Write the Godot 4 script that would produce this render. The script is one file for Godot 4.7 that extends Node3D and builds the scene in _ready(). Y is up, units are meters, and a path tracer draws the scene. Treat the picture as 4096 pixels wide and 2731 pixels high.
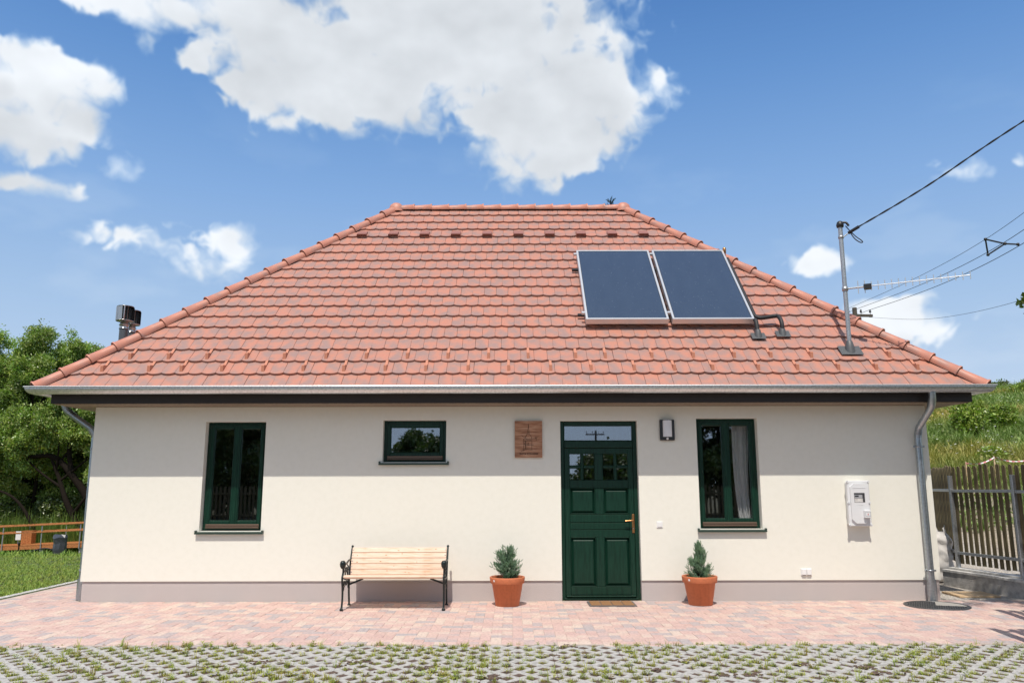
extends Node3D

var M := {}
var counts := {}
var rng := RandomNumberGenerator.new()

# ------------------------------------------------------------------ helpers
func col(r: float, g: float, b: float) -> Color:
	return Color(r, g, b).linear_to_srgb()

func mat(called: String, c: Color, rough := 0.8, metal := 0.0) -> StandardMaterial3D:
	var m := StandardMaterial3D.new()
	m.resource_name = called
	m.albedo_color = c
	m.roughness = rough
	m.metallic = metal
	M[called] = m
	return m

func noise_tex(sd: int, freq: float, stops: Array, size := 512, octaves := 5, type := FastNoiseLite.TYPE_SIMPLEX_SMOOTH) -> NoiseTexture2D:
	var n := FastNoiseLite.new()
	n.seed = sd
	n.noise_type = type
	n.frequency = freq
	n.fractal_octaves = octaves
	var t := NoiseTexture2D.new()
	t.width = size
	t.height = size
	t.seamless = true
	t.noise = n
	var g := Gradient.new()
	var offs := PackedFloat32Array()
	var cols := PackedColorArray()
	for s in stops:
		offs.append(s[0])
		cols.append(s[1])
	g.offsets = offs
	g.colors = cols
	t.color_ramp = g
	return t

func bump_tex(sd: int, freq: float, strength: float, size := 512, octaves := 4) -> NoiseTexture2D:
	var n := FastNoiseLite.new()
	n.seed = sd
	n.noise_type = FastNoiseLite.TYPE_SIMPLEX
	n.frequency = freq
	n.fractal_octaves = octaves
	var t := NoiseTexture2D.new()
	t.width = size
	t.height = size
	t.seamless = true
	t.noise = n
	t.as_normal_map = true
	t.bump_strength = strength
	return t

func grey(v: float) -> Color:
	return Color(v, v, v)

func tri(m: StandardMaterial3D, k: float, world := true) -> void:
	m.uv1_triplanar = true
	m.uv1_world_triplanar = world
	m.uv1_scale = Vector3(k, k, k)

func bumpy(m: StandardMaterial3D, t: Texture2D, s := 1.0) -> void:
	m.normal_enabled = true
	m.normal_texture = t
	m.normal_scale = s

func S(smooth := false) -> SurfaceTool:
	var st := SurfaceTool.new()
	st.begin(Mesh.PRIMITIVE_TRIANGLES)
	st.set_smooth_group(0 if smooth else -1)
	return st

func fin(st: SurfaceTool) -> ArrayMesh:
	st.generate_normals()
	return st.commit()

func numbered(called: String) -> String:
	if not counts.has(called):
		counts[called] = 0
		return called
	counts[called] += 1
	return "%s_%03d" % [called, counts[called]]

func put(called: String, mesh: Mesh, m: Material, parent: Node3D, at := Transform3D()) -> MeshInstance3D:
	var o := MeshInstance3D.new()
	o.name = called
	o.mesh = mesh
	o.material_override = m
	o.transform = at
	parent.add_child(o, true)
	return o

func top(called: String, mesh: Mesh, m: Material, label: String, category: String, group := "", kind := "") -> MeshInstance3D:
	var o := put(numbered(called), mesh, m, self)
	tag(o, label, category, group, kind)
	return o

func tag(o: Node3D, label: String, category: String, group := "", kind := "") -> void:
	if label: o.set_meta("label", label)
	if category: o.set_meta("category", category)
	if group: o.set_meta("group", group)
	if kind: o.set_meta("kind", kind)

func thing(called: String, label: String, category: String, at := Vector3.ZERO, group := "", turn := 0.0) -> Node3D:
	var o := Node3D.new()
	o.name = numbered(called)
	add_child(o)
	o.position = at
	o.rotation.y = turn
	tag(o, label, category, group)
	return o

func sub(called: String, parent: Node3D, at := Vector3.ZERO) -> Node3D:
	var o := Node3D.new()
	o.name = called
	parent.add_child(o, true)
	o.position = at
	return o

func poly(st: SurfaceTool, p: Array, n: Vector3) -> void:
	var cr: Vector3 = (p[2] - p[0]).cross(p[1] - p[0])
	var flip := cr.dot(n) < 0.0
	for i in range(1, p.size() - 1):
		vert(st, p[0])
		if flip:
			vert(st, p[i + 1])
			vert(st, p[i])
		else:
			vert(st, p[i])
			vert(st, p[i + 1])

var tint := []  # [colour, colour, middle, direction / length]: a block dyed from one end to the other

func vert(st: SurfaceTool, p: Vector3) -> void:
	if tint:
		st.set_color(tint[0].lerp(tint[1], clampf((p - tint[2]).dot(tint[3]) + 0.5, 0.0, 1.0)))
	st.add_vertex(p)

func box(st: SurfaceTool, a: Vector3, b: Vector3, xf := Transform3D()) -> void:
	for ax in 3:
		var u := (ax + 1) % 3
		var v := (ax + 2) % 3
		for s in 2:
			var q := []
			for k in [[0, 0], [1, 0], [1, 1], [0, 1]]:
				var p := Vector3()
				p[ax] = b[ax] if s else a[ax]
				p[u] = b[u] if k[0] else a[u]
				p[v] = b[v] if k[1] else a[v]
				q.append(xf * p)
			var n := Vector3()
			n[ax] = 1.0 if s else -1.0
			poly(st, q, xf.basis * n)

func cbox(st: SurfaceTool, a: Vector3, b: Vector3, c := 0.004, xf := Transform3D()) -> void:
	c = minf(c, minf(b.x - a.x, minf(b.y - a.y, b.z - a.z)) * 0.45)
	var i := a + Vector3(c, c, c)
	var j := b - Vector3(c, c, c)
	var mid := (a + b) * 0.5
	for ax in 3:
		var u := (ax + 1) % 3
		var v := (ax + 2) % 3
		for s in 2:
			var q := []
			for k in [[0, 0], [1, 0], [1, 1], [0, 1]]:
				var p := Vector3()
				p[ax] = b[ax] if s else a[ax]
				p[u] = j[u] if k[0] else i[u]
				p[v] = j[v] if k[1] else i[v]
				q.append(xf * p)
			var n := Vector3()
			n[ax] = 1.0 if s else -1.0
			poly(st, q, xf.basis * n)
		# edges along ax
		for su in 2:
			for sv in 2:
				var q := []
				for k in [[0, 0], [1, 0], [1, 1], [0, 1]]:
					var p := Vector3()
					p[ax] = j[ax] if k[0] else i[ax]
					if k[1]:
						p[u] = b[u] if su else a[u]
						p[v] = j[v] if sv else i[v]
					else:
						p[u] = j[u] if su else i[u]
						p[v] = b[v] if sv else a[v]
					q.append(xf * p)
				var n := Vector3()
				n[u] = 1.0 if su else -1.0
				n[v] = 1.0 if sv else -1.0
				poly(st, q, xf.basis * n)
	for k in 8:
		var sx := k & 1
		var sy := (k >> 1) & 1
		var sz := (k >> 2) & 1
		var X := b.x if sx else a.x
		var Y := b.y if sy else a.y
		var Z := b.z if sz else a.z
		var x := j.x if sx else i.x
		var y := j.y if sy else i.y
		var z := j.z if sz else i.z
		poly(st, [xf * Vector3(X, y, z), xf * Vector3(x, Y, z), xf * Vector3(x, y, Z)], xf.basis * (Vector3(X, Y, Z) - mid))

func bar(a: Vector3, b: Vector3, c := 0.004) -> ArrayMesh:
	var st := S()
	cbox(st, a, b, c)
	return fin(st)

func tube(st: SurfaceTool, pts: Array, rad, sides := 8, caps := true) -> void:
	var n := pts.size()
	var rings := []
	var up := Vector3.UP
	var d0: Vector3 = (pts[1] - pts[0]).normalized()
	if absf(d0.dot(up)) > 0.95:
		up = Vector3(1, 0, 0)
	var side := d0.cross(up).normalized()
	for i in n:
		var d: Vector3
		if i == 0: d = pts[1] - pts[0]
		elif i == n - 1: d = pts[n - 1] - pts[n - 2]
		else: d = (pts[i + 1] - pts[i]).normalized() + (pts[i] - pts[i - 1]).normalized()
		d = d.normalized()
		side = (side - d * side.dot(d)).normalized()
		var w := d.cross(side)
		var r: float = rad[i] if rad is Array else rad
		var ring := []
		for k in sides:
			var t := TAU * k / sides
			ring.append(pts[i] + (side * cos(t) + w * sin(t)) * r)
		rings.append(ring)
	for i in n - 1:
		for k in sides:
			var k2 := (k + 1) % sides
			var a: Vector3 = rings[i][k]
			var b: Vector3 = rings[i][k2]
			var c: Vector3 = rings[i + 1][k2]
			var e: Vector3 = rings[i + 1][k]
			poly(st, [a, b, c, e], (a + c - pts[i] - pts[i + 1]))
	if caps:
		st.set_smooth_group(-1)
		poly(st, rings[0], pts[0] - pts[1])
		poly(st, rings[n - 1], pts[n - 1] - pts[n - 2])
		st.set_smooth_group(0)

func lathe(st: SurfaceTool, prof: Array, sides := 24, at := Vector3.ZERO, axis := Basis()) -> void:
	for i in prof.size() - 1:
		var r0: float = prof[i][0]
		var y0: float = prof[i][1]
		var r1: float = prof[i + 1][0]
		var y1: float = prof[i + 1][1]
		for k in sides:
			var t0 := TAU * k / sides
			var t1 := TAU * (k + 1) / sides
			var a := Vector3(cos(t0) * r0, y0, sin(t0) * r0)
			var b := Vector3(cos(t1) * r0, y0, sin(t1) * r0)
			var c := Vector3(cos(t1) * r1, y1, sin(t1) * r1)
			var d := Vector3(cos(t0) * r1, y1, sin(t0) * r1)
			# direction of the outside: right of the profile's run
			var tm := (t0 + t1) * 0.5
			var out := Vector3(cos(tm) * (y1 - y0), r0 - r1, sin(tm) * (y1 - y0))
			a = at + axis * a
			b = at + axis * b
			c = at + axis * c
			d = at + axis * d
			if r0 < 1e-5:
				poly(st, [a, c, d], axis * out)
			elif r1 < 1e-5:
				poly(st, [a, b, c], axis * out)
			else:
				poly(st, [a, b, c, d], axis * out)

func prism(st: SurfaceTool, pts: Array, z0: float, z1: float, xf := Transform3D()) -> void:
	# convex polygon of Vector2 pushed along z
	var c := Vector2()
	var a := []
	var b := []
	for p in pts:
		c += p
		a.append(xf * Vector3(p.x, p.y, z0))
		b.append(xf * Vector3(p.x, p.y, z1))
	c /= pts.size()
	poly(st, a, xf.basis * Vector3(0, 0, signf(z0 - z1)))
	poly(st, b, xf.basis * Vector3(0, 0, signf(z1 - z0)))
	for i in pts.size():
		var k := (i + 1) % pts.size()
		var m: Vector2 = (pts[i] + pts[k]) * 0.5
		var e: Vector2 = pts[k] - pts[i]
		var n := Vector2(e.y, -e.x)
		if n.dot(m - c) < 0: n = -n
		poly(st, [a[i], a[k], b[k], b[i]], xf.basis * Vector3(n.x, n.y, 0))

func curve(pts: Array, steps := 6) -> Array:
	# Catmull-Rom through the points
	var out := []
	for i in pts.size() - 1:
		var p0: Vector3 = pts[maxi(i - 1, 0)]
		var p1: Vector3 = pts[i]
		var p2: Vector3 = pts[i + 1]
		var p3: Vector3 = pts[mini(i + 2, pts.size() - 1)]
		for k in steps:
			var t := float(k) / steps
			out.append(0.5 * ((2 * p1) + (p2 - p0) * t + (2 * p0 - 5 * p1 + 4 * p2 - p3) * t * t + (3 * p1 - p0 - 3 * p2 + p3) * t * t * t))
	out.append(pts[-1])
	return out

func scatter(called: String, mesh: Mesh, m: Material, xfs: Array, parent: Node3D, cols := []) -> MultiMeshInstance3D:
	var mm := MultiMesh.new()
	mm.transform_format = MultiMesh.TRANSFORM_3D
	mm.use_colors = cols.size() > 0
	mm.mesh = mesh
	mm.instance_count = xfs.size()
	for i in xfs.size():
		mm.set_instance_transform(i, xfs[i])
		if cols.size(): mm.set_instance_color(i, cols[i])
	var o := MultiMeshInstance3D.new()
	o.name = called
	o.multimesh = mm
	o.material_override = m
	parent.add_child(o, true)
	return o

func rnd(a: float, b: float) -> float:
	return rng.randf_range(a, b)

func rdir() -> Vector3:
	var z := rnd(-1, 1)
	var t := rnd(0, TAU)
	var r := sqrt(1 - z * z)
	return Vector3(r * cos(t), z, r * sin(t))

# ------------------------------------------------------------------ main
func _ready() -> void:
	rng.seed = 20240611
	set_view()
	make_materials()
	build_ground()
	build_paving()
	build_yard()
	build_house()
	build_roof()
	build_roof_things()
	build_wall_things()
	build_front_things()
	build_right_side()
	build_left_side()
	build_lines()
	build_behind_camera()

# ------------------------------------------------------------------ camera, sky, sun
func set_view() -> void:
	var cam := Camera3D.new()
	cam.name = "camera"
	cam.fov = 46.77
	cam.near = 0.1
	cam.far = 2000.0
	add_child(cam)
	cam.position = Vector3(0, 1.48, 10.64)
	cam.rotation_degrees = Vector3(10.29, 0, -0.12)
	cam.current = true

	var env := Environment.new()
	env.background_mode = Environment.BG_SKY
	env.sky = Sky.new()
	var pano := PanoramaSkyMaterial.new()
	pano.panorama = ImageTexture.create_from_image(sky_image())
	env.sky.sky_material = pano
	env.background_energy_multiplier = 1.0
	env.tonemap_mode = Environment.TONE_MAPPER_LINEAR
	env.tonemap_exposure = 1.07
	env.sdfgi_enabled = true
	env.ssao_enabled = true
	env.ssil_enabled = true
	var we := WorldEnvironment.new()
	we.name = "daylight"
	we.environment = env
	add_child(we)

	var sun := DirectionalLight3D.new()
	sun.name = "sun"
	sun.light_energy = 1.25
	sun.light_color = Color(1.0, 0.97, 0.925)
	sun.light_angular_distance = 0.5
	sun.shadow_enabled = true
	add_child(sun)
	var towards := Vector3(-0.0602, 0.8695, 0.4903)
	sun.basis = Basis.looking_at(-towards, Vector3.UP)

func air(el: float) -> Color:
	# clear sky by elevation in degrees, sRGB
	var s := [[0.0, Color(0.785, 0.85, 0.92)], [6.0, Color(0.72, 0.805, 0.905)], [12.0, Color(0.635, 0.75, 0.885)], [20.0, Color(0.515, 0.665, 0.855)], [28.0, Color(0.395, 0.57, 0.795)], [36.0, Color(0.295, 0.475, 0.72)], [60.0, Color(0.215, 0.38, 0.64)], [90.0, Color(0.195, 0.35, 0.60)]]
	for i in s.size() - 1:
		if el <= s[i + 1][0]:
			return s[i][1].lerp(s[i + 1][1], clampf((el - s[i][0]) / (s[i + 1][0] - s[i][0]), 0, 1))
	return s[-1][1]

func sky_image() -> Image:
	var fb := FastNoiseLite.new()
	fb.seed = 7
	fb.noise_type = FastNoiseLite.TYPE_SIMPLEX_SMOOTH
	fb.frequency = 0.11
	fb.fractal_octaves = 6
	fb.fractal_gain = 0.55
	var lo := FastNoiseLite.new()
	lo.seed = 19
	lo.noise_type = FastNoiseLite.TYPE_SIMPLEX_SMOOTH
	lo.frequency = 0.16
	lo.fractal_octaves = 3
	# the whole sky, coarsely: fair-weather clouds on a flat layer
	var W := 1024
	var H := 512
	var data := PackedByteArray()
	data.resize(W * H * 3)
	for j in H:
		var el := 90.0 - 180.0 * (j + 0.5) / H
		var base := air(maxf(el, 0.0))
		for i in W:
			var c := base
			if el > 5.0 and el < 89.0:
				var az := (i + 0.5) / W * 360.0 - 180.0
				var mask := smoothstep(1.01, 1.3, maxf(absf(az) / 46.0, el / 48.0))
				if mask > 0.0:
					var k := 9.0 / tan(deg_to_rad(maxf(el, 8.0)))
					var x := sin(deg_to_rad(az)) * k
					var y := cos(deg_to_rad(az)) * k
					var d := fb.get_noise_2d(x * 1.6 + 40.0, y * 1.6) * 1.1 + lo.get_noise_2d(x * 0.6, y * 0.6 + 9.0) * 0.6 + 0.17
					var a := smoothstep(0.0, 0.3, d) * mask * smoothstep(5.0, 12.0, el)
					var w := 0.93 - 0.13 * smoothstep(0.2, 0.8, d)
					c = base.lerp(Color(w, w + 0.012, w + 0.03), a)
			var at := (j * W + i) * 3
			data[at] = int(clampf(c.r, 0, 1) * 255.0)
			data[at + 1] = int(clampf(c.g, 0, 1) * 255.0)
			data[at + 2] = int(clampf(c.b, 0, 1) * 255.0)
	var im := Image.create_from_data(W, H, false, Image.FORMAT_RGB8, data)
	im.resize(4096, 2048, Image.INTERPOLATE_CUBIC)
	# the part with the clouds of the day, finely: azimuth -46..46, elevation 4..48
	var PX := 4096.0 / 360.0
	var x0 := int((180.0 - 46.0) * PX)
	var w2 := int(92.0 * PX)
	var y0 := int((90.0 - 48.0) * PX)
	var h2 := int(44.0 * PX)
	var field := PackedFloat32Array()
	field.resize(w2 * h2)
	var thin := PackedFloat32Array()
	thin.resize(w2 * h2)
	var blobs := [["B", -1.5, 30.7, 10.2, 4.7], ["B", 2.6, 27.5, 7.3, 4.3], ["B", 1.7, 24.3, 3.7, 2.8], ["B", -15.3, 29.5, 7.6, 3.0], ["B", -17.0, 27.0, 4.4, 2.3], ["B", -11.0, 28.0, 7.2, 3.1], ["B", -6.0, 32.5, 8.9, 3.2], ["B", -19.0, 28.8, 4.0, 2.1], ["B", -27.1, 30.4, 6.3, 1.2], ["B", -20.4, 31.3, 5.6, 1.7], ["B", 5.5, 24.2, 2.7, 1.8], ["B", 7.1, 26.8, 3.0, 2.6], ["B", -2.0, 36.0, 11.0, 4.0], ["B", -15.0, 35.5, 9.0, 2.5], ["M", 11.8, 27.5, 1.5, 1.5], ["M", 10.6, 27.0, 1.4, 0.8], ["M", -23.3, 27.7, 1.3, 0.9], ["L", -33.8, 24.0, 2.8, 2.4], ["L", -31.4, 25.1, 2.5, 1.4], ["L", -29.5, 25.1, 1.5, 1.3], ["L", -33.3, 21.6, 3.1, 1.8], ["L", -30.7, 22.8, 1.9, 1.6], ["L", -34.7, 25.6, 0.9, 1.1], ["L", -38.0, 23.0, 4.0, 2.4], ["T", -27.7, 20.2, 1.4, 0.9], ["T", -33.0, 18.3, 2.2, 0.7], ["T", -30.8, 18.3, 1.6, 0.8], ["T", -23.3, 15.7, 3.8, 1.3], ["T", -20.2, 16.2, 1.8, 1.5], ["T", -27.4, 15.7, 2.2, 1.0], ["T", -21.4, 14.6, 2.4, 1.0], ["S", 22.0, 14.8, 1.8, 1.0], ["S", 26.6, 10.9, 2.2, 1.1], ["S", 27.7, 10.2, 1.9, 1.2], ["S", 24.6, 11.5, 1.3, 0.7], ["F", 30.8, 10.3, 1.0, 0.8], ["F", 32.4, 19.5, 1.1, 0.8], ["F", 30.0, 19.5, 1.3, 0.7], ["F", 34.5, 19.5, 0.7, 0.5], ["F", -19.2, 23.9, 1.1, 0.7], ["F", -26.9, 28.1, 0.8, 0.8]]
	var strength := {"B": 1.0, "L": 1.0, "S": 0.95, "M": 0.86, "T": 0.82, "F": 0.62}
	for b in blobs:
		var s: float = strength[b[0]]
		var big: float = 1.75
		var ia := maxi(int((b[1] - b[3] * big + 46.0) * PX), 0)
		var ib := mini(int((b[1] + b[3] * big + 46.0) * PX), w2 - 1)
		var ja := maxi(int((48.0 - b[2] - b[4] * big) * PX), 0)
		var jb := mini(int((48.0 - b[2] + b[4] * big) * PX), h2 - 1)
		for j in range(ja, jb + 1):
			var dy: float = (48.0 - (j + 0.5) / PX - b[2]) / b[4]
			for i in range(ia, ib + 1):
				var dx: float = ((i + 0.5) / PX - 46.0 - b[1]) / b[3]
				var r2 := dx * dx + dy * dy
				if r2 < 3.0:
					var v := s * (1.0 - r2 / 3.0)
					v = v * v * (1.6 if s > 0.9 else 1.35)
					var at := j * w2 + i
					field[at] = maxf(field[at], v) + 0.12 * minf(field[at], v)
	var warp := FastNoiseLite.new()
	warp.seed = 31
	warp.frequency = 0.5
	warp.fractal_octaves = 4
	var fine := FastNoiseLite.new()
	fine.seed = 3
	fine.noise_type = FastNoiseLite.TYPE_SIMPLEX_SMOOTH
	fine.frequency = 0.33
	fine.fractal_octaves = 6
	fine.fractal_gain = 0.5
	var cirrus := FastNoiseLite.new()
	cirrus.seed = 77
	cirrus.frequency = 0.09
	cirrus.fractal_octaves = 5
	var d2 := PackedByteArray()
	d2.resize(w2 * h2 * 3)
	for j in h2:
		var el := 48.0 - (j + 0.5) / PX
		var base := air(el)
		for i in w2:
			var az := (i + 0.5) / PX - 46.0
			var at := j * w2 + i
			var f := field[at]
			var c := base
			var veil := smoothstep(0.05, 0.5, cirrus.get_noise_2d(az * 0.7 + el * 0.5, el * 1.7 - az * 0.2)) * 0.16 * smoothstep(30.0, 12.0, el)
			c = c.lerp(Color(0.86, 0.9, 0.95), veil)
			if f > 0.03:
				var wx := warp.get_noise_2d(az * 0.5, el * 0.5) * 2.6
				var wy := warp.get_noise_2d(az * 0.5 + 57.0, el * 0.5) * 1.8
				var n := fine.get_noise_2d(az + wx, (el + wy) * 1.15)
				var big := lo.get_noise_2d(az * 1.9 + wx * 0.5 + 30.0, el * 2.4 + wy)
				var d := f - 0.38 + n * 0.46 + big * 0.50
				# crisp against the light on some flanks, frayed on others
				var soft := lerpf(0.42, 1.15, smoothstep(-0.35, 0.35, lo.get_noise_2d(az * 0.8 + 5.0, el * 1.1)))
				var a := smoothstep(0.0, soft, d)
				a = pow(a, 0.85)
				if a > 0.0:
					var g := lo.get_noise_2d(az * 0.9 + 11.0, el * 1.7)
					var g2 := lo.get_noise_2d(az * 2.6 + 80.0, el * 3.4)
					var under := smoothstep(0.15, 1.0, d)
					# cloud standing above dims the base; crowns stay bright
					var over := field[maxi(j - 26, 0) * w2 + i] * 0.6 + field[maxi(j - 60, 0) * w2 + i] * 0.4
					var w := 0.975 - 0.085 * smoothstep(0.25, 1.15, over) - 0.02 * under + 0.04 * g + 0.012 * g2
					w = clampf(w, 0.82, 0.975)
					c = c.lerp(Color(w - 0.022, w - 0.004, w + 0.016), a * 0.985)
			at *= 3
			d2[at] = int(clampf(c.r, 0, 1) * 255.0)
			d2[at + 1] = int(clampf(c.g, 0, 1) * 255.0)
			d2[at + 2] = int(clampf(c.b, 0, 1) * 255.0)
	im.blit_rect(Image.create_from_data(w2, h2, false, Image.FORMAT_RGB8, d2), Rect2i(0, 0, w2, h2), Vector2i(x0, y0))
	# a panorama begins at -z: swap the halves
	var turned := Image.create(4096, 2048, false, Image.FORMAT_RGB8)
	turned.blit_rect(im, Rect2i(2048, 0, 2048, 2048), Vector2i(0, 0))
	turned.blit_rect(im, Rect2i(0, 0, 2048, 2048), Vector2i(2048, 0))
	return turned

# ------------------------------------------------------------------ materials
func make_materials() -> void:
	var m: StandardMaterial3D
	var fine_grain := noise_tex(1, 0.09, [[0.0, grey(0.80)], [0.5, grey(0.93)], [1.0, grey(1.0)]])
	var soft_patches := noise_tex(2, 0.012, [[0.0, grey(0.90)], [0.5, grey(0.97)], [1.0, grey(1.0)]])
	var grain_bump := bump_tex(5, 0.12, 3.0)
	var coarse_bump := bump_tex(6, 0.05, 4.0)
	# plaster
	m = mat("plaster", col(0.81, 0.795, 0.715), 0.92)
	m.albedo_texture = noise_tex(11, 0.02, [[0.0, Color(0.985, 0.985, 0.98)], [0.5, Color(0.995, 0.995, 0.993)], [1.0, Color(1, 1, 1)]])
	tri(m, 0.9)
	bumpy(m, bump_tex(12, 0.3, 1.6), 0.35)
	m = mat("plinth", col(0.66, 0.595, 0.575), 0.95)
	m.albedo_texture = noise_tex(13, 0.30, [[0.0, grey(0.62)], [0.4, grey(0.86)], [0.6, grey(0.95)], [1.0, grey(1.0)]], 512, 3)
	tri(m, 2.2)
	bumpy(m, grain_bump, 0.8)
	# roof clay: salmon engobe with smoky patches
	m = mat("clay_tile", Color.WHITE, 0.55)
	m.albedo_texture = noise_tex(21, 0.0085, [[0.0, col(0.50, 0.205, 0.14)], [0.3, col(0.475, 0.21, 0.15)], [0.75, col(0.335, 0.205, 0.178)], [1.0, col(0.31, 0.20, 0.178)]], 1024, 3)
	bumpy(m, bump_tex(22, 0.06, 1.2, 1024), 0.3)
	m = mat("clay_cap", Color.WHITE, 0.5)
	m.albedo_texture = noise_tex(23, 0.011, [[0.0, col(0.56, 0.22, 0.145)], [0.55, col(0.54, 0.235, 0.165)], [0.75, col(0.40, 0.22, 0.18)], [1.0, col(0.33, 0.20, 0.175)]], 512, 4)
	tri(m, 0.8)
	m = mat("clay_vent", col(0.30, 0.135, 0.11), 0.55)
	m = mat("clay_stop", col(0.64, 0.26, 0.16), 0.6)
	m.albedo_texture = fine_grain
	tri(m, 3.0)
	m = mat("underlay", col(0.06, 0.04, 0.035), 0.9)
	# metal
	m = mat("zinc", col(0.80, 0.82, 0.83), 0.38, 0.9)
	m.albedo_texture = noise_tex(31, 0.03, [[0.0, grey(0.82)], [0.5, grey(0.95)], [1.0, grey(1.0)]])
	tri(m, 1.7)
	bumpy(m, coarse_bump, 0.08)
	m = mat("zinc_pipe", col(0.46, 0.50, 0.53), 0.30, 0.85)
	m.albedo_texture = M.zinc.albedo_texture
	tri(m, 1.7)
	m = mat("zinc_strap", col(0.70, 0.71, 0.70), 0.5, 0.7)
	m = mat("stainless", col(0.46, 0.45, 0.44), 0.18, 1.0)
	m = mat("flue_pipe", col(0.11, 0.12, 0.13), 0.4, 0.5)
	m = mat("galvanised", col(0.56, 0.58, 0.60), 0.42, 0.8)
	m.albedo_texture = noise_tex(32, 0.05, [[0.0, grey(0.75)], [0.5, grey(0.92)], [1.0, grey(1.0)]], 512, 3, FastNoiseLite.TYPE_CELLULAR)
	tri(m, 2.0)
	m = mat("lead_flashing", col(0.10, 0.105, 0.11), 0.5, 0.2)
	m = mat("aluminium", col(0.66, 0.68, 0.69), 0.42, 0.75)
	m = mat("black_rubber", col(0.018, 0.018, 0.02), 0.6)
	m = mat("black_plastic", col(0.02, 0.02, 0.022), 0.4)
	m = mat("insulator", col(0.05, 0.05, 0.055), 0.5)
	m = mat("absorber", col(0.060, 0.082, 0.112), 0.08)
	m.albedo_texture = noise_tex(33, 0.014, [[0.0, grey(0.93)], [0.6, grey(0.97)], [1.0, grey(1.0)]], 512, 3)
	tri(m, 0.6)
	m.metallic_specular = 0.7
	m.clearcoat_enabled = true
	m.clearcoat = 1.0
	m.clearcoat_roughness = 0.03
	m = mat("dust_speck", col(0.22, 0.25, 0.29), 0.9)
	# paint and joinery
	m = mat("green_paint", col(0.008, 0.042, 0.026), 0.32)
	m.albedo_texture = noise_tex(41, 0.012, [[0.0, grey(0.72)], [0.5, grey(0.9)], [1.0, grey(1.0)]], 512, 5)
	m.uv1_triplanar = true
	m.uv1_world_triplanar = true
	m.uv1_scale = Vector3(5.0, 0.5, 5.0)
	m.metallic_specular = 0.38
	m = mat("sill_metal", col(0.035, 0.062, 0.05), 0.34, 0.1)
	m = mat("bronze", col(0.17, 0.115, 0.085), 0.4, 0.5)
	m = mat("brass", col(0.50, 0.24, 0.10), 0.3, 0.9)
	m = mat("fascia_brown", col(0.028, 0.018, 0.014), 0.5)
	m.albedo_texture = noise_tex(42, 0.03, [[0.0, grey(0.6)], [0.5, grey(0.85)], [1.0, grey(1.0)]])
	m.uv1_triplanar = true
	m.uv1_world_triplanar = true
	m.uv1_scale = Vector3(0.4, 6.0, 6.0)
	m = mat("soffit_board", col(0.36, 0.27, 0.19), 0.6)
	m.albedo_texture = M.fascia_brown.albedo_texture
	m.uv1_triplanar = true
	m.uv1_world_triplanar = true
	m.uv1_scale = Vector3(1.2, 3.0, 3.0)
	m = mat("glass", Color(0.95, 0.97, 1.0, 0.20), 0.012, 1.0)
	m.transparency = BaseMaterial3D.TRANSPARENCY_ALPHA
	m.albedo_texture = noise_tex(43, 0.01, [[0.0, grey(0.95)], [1.0, grey(1.0)]], 128)
	tri(m, 0.5)
	bumpy(m, bump_tex(44, 0.006, 0.6, 256, 2), 0.02)
	m = mat("clear_glass", Color(0.9, 0.95, 0.95, 0.12), 0.05)
	m.transparency = BaseMaterial3D.TRANSPARENCY_ALPHA
	m = mat("curtain", col(0.82, 0.84, 0.84), 0.9)
	m.backlight_enabled = true
	m.backlight = col(0.3, 0.3, 0.3)
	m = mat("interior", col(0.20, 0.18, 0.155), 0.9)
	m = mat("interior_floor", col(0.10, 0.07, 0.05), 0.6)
	m = mat("white_plastic", col(0.80, 0.80, 0.79), 0.35)
	m = mat("meter_case", col(0.72, 0.73, 0.74), 0.22)
	m = mat("opal", col(0.80, 0.80, 0.82), 0.25)
	m = mat("anthracite", col(0.022, 0.024, 0.027), 0.4)
	m = mat("dark_panel", col(0.05, 0.05, 0.055), 0.3)
	m = mat("red_mark", col(0.5, 0.05, 0.03), 0.6)
	m = mat("print_grey", col(0.35, 0.36, 0.38), 0.7)
	# timber
	m = mat("oak_plaque", Color.WHITE, 0.6)
	m.albedo_texture = noise_tex(51, 0.012, [[0.0, col(0.24, 0.105, 0.055)], [0.4, col(0.39, 0.185, 0.10)], [0.6, col(0.46, 0.235, 0.135)], [1.0, col(0.60, 0.37, 0.24)]], 512, 5)
	m.uv1_triplanar = true
	m.uv1_world_triplanar = true
	m.uv1_scale = Vector3(0.6, 4.5, 2.0)
	m = mat("burnt_line", col(0.035, 0.014, 0.008), 0.8)
	m = mat("pine_slat", Color.WHITE, 0.5)
	m.albedo_texture = noise_tex(52, 0.010, [[0.0, col(0.58, 0.35, 0.21)], [0.3, col(0.70, 0.49, 0.35)], [0.6, col(0.75, 0.56, 0.43)], [1.0, col(0.79, 0.62, 0.50)]], 512, 5)
	m.uv1_triplanar = true
	m.uv1_scale = Vector3(0.8, 6.0, 6.0)
	m = mat("knot", col(0.42, 0.20, 0.08), 0.6)
	m = mat("cast_iron", col(0.014, 0.022, 0.022), 0.32, 0.3)
	bumpy(m, coarse_bump, 0.25)
	tri(m, 6.0, false)
	m = mat("board_wood", Color.WHITE, 0.7)
	m.albedo_texture = noise_tex(53, 0.012, [[0.0, col(0.44, 0.27, 0.13)], [0.5, col(0.62, 0.45, 0.27)], [1.0, col(0.72, 0.56, 0.38)]], 512, 5)
	m.uv1_triplanar = true
	m.uv1_world_triplanar = true
	m.uv1_scale = Vector3(0.5, 3.0, 6.0)
	m = mat("fence_wood", Color.WHITE, 0.85)
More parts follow.
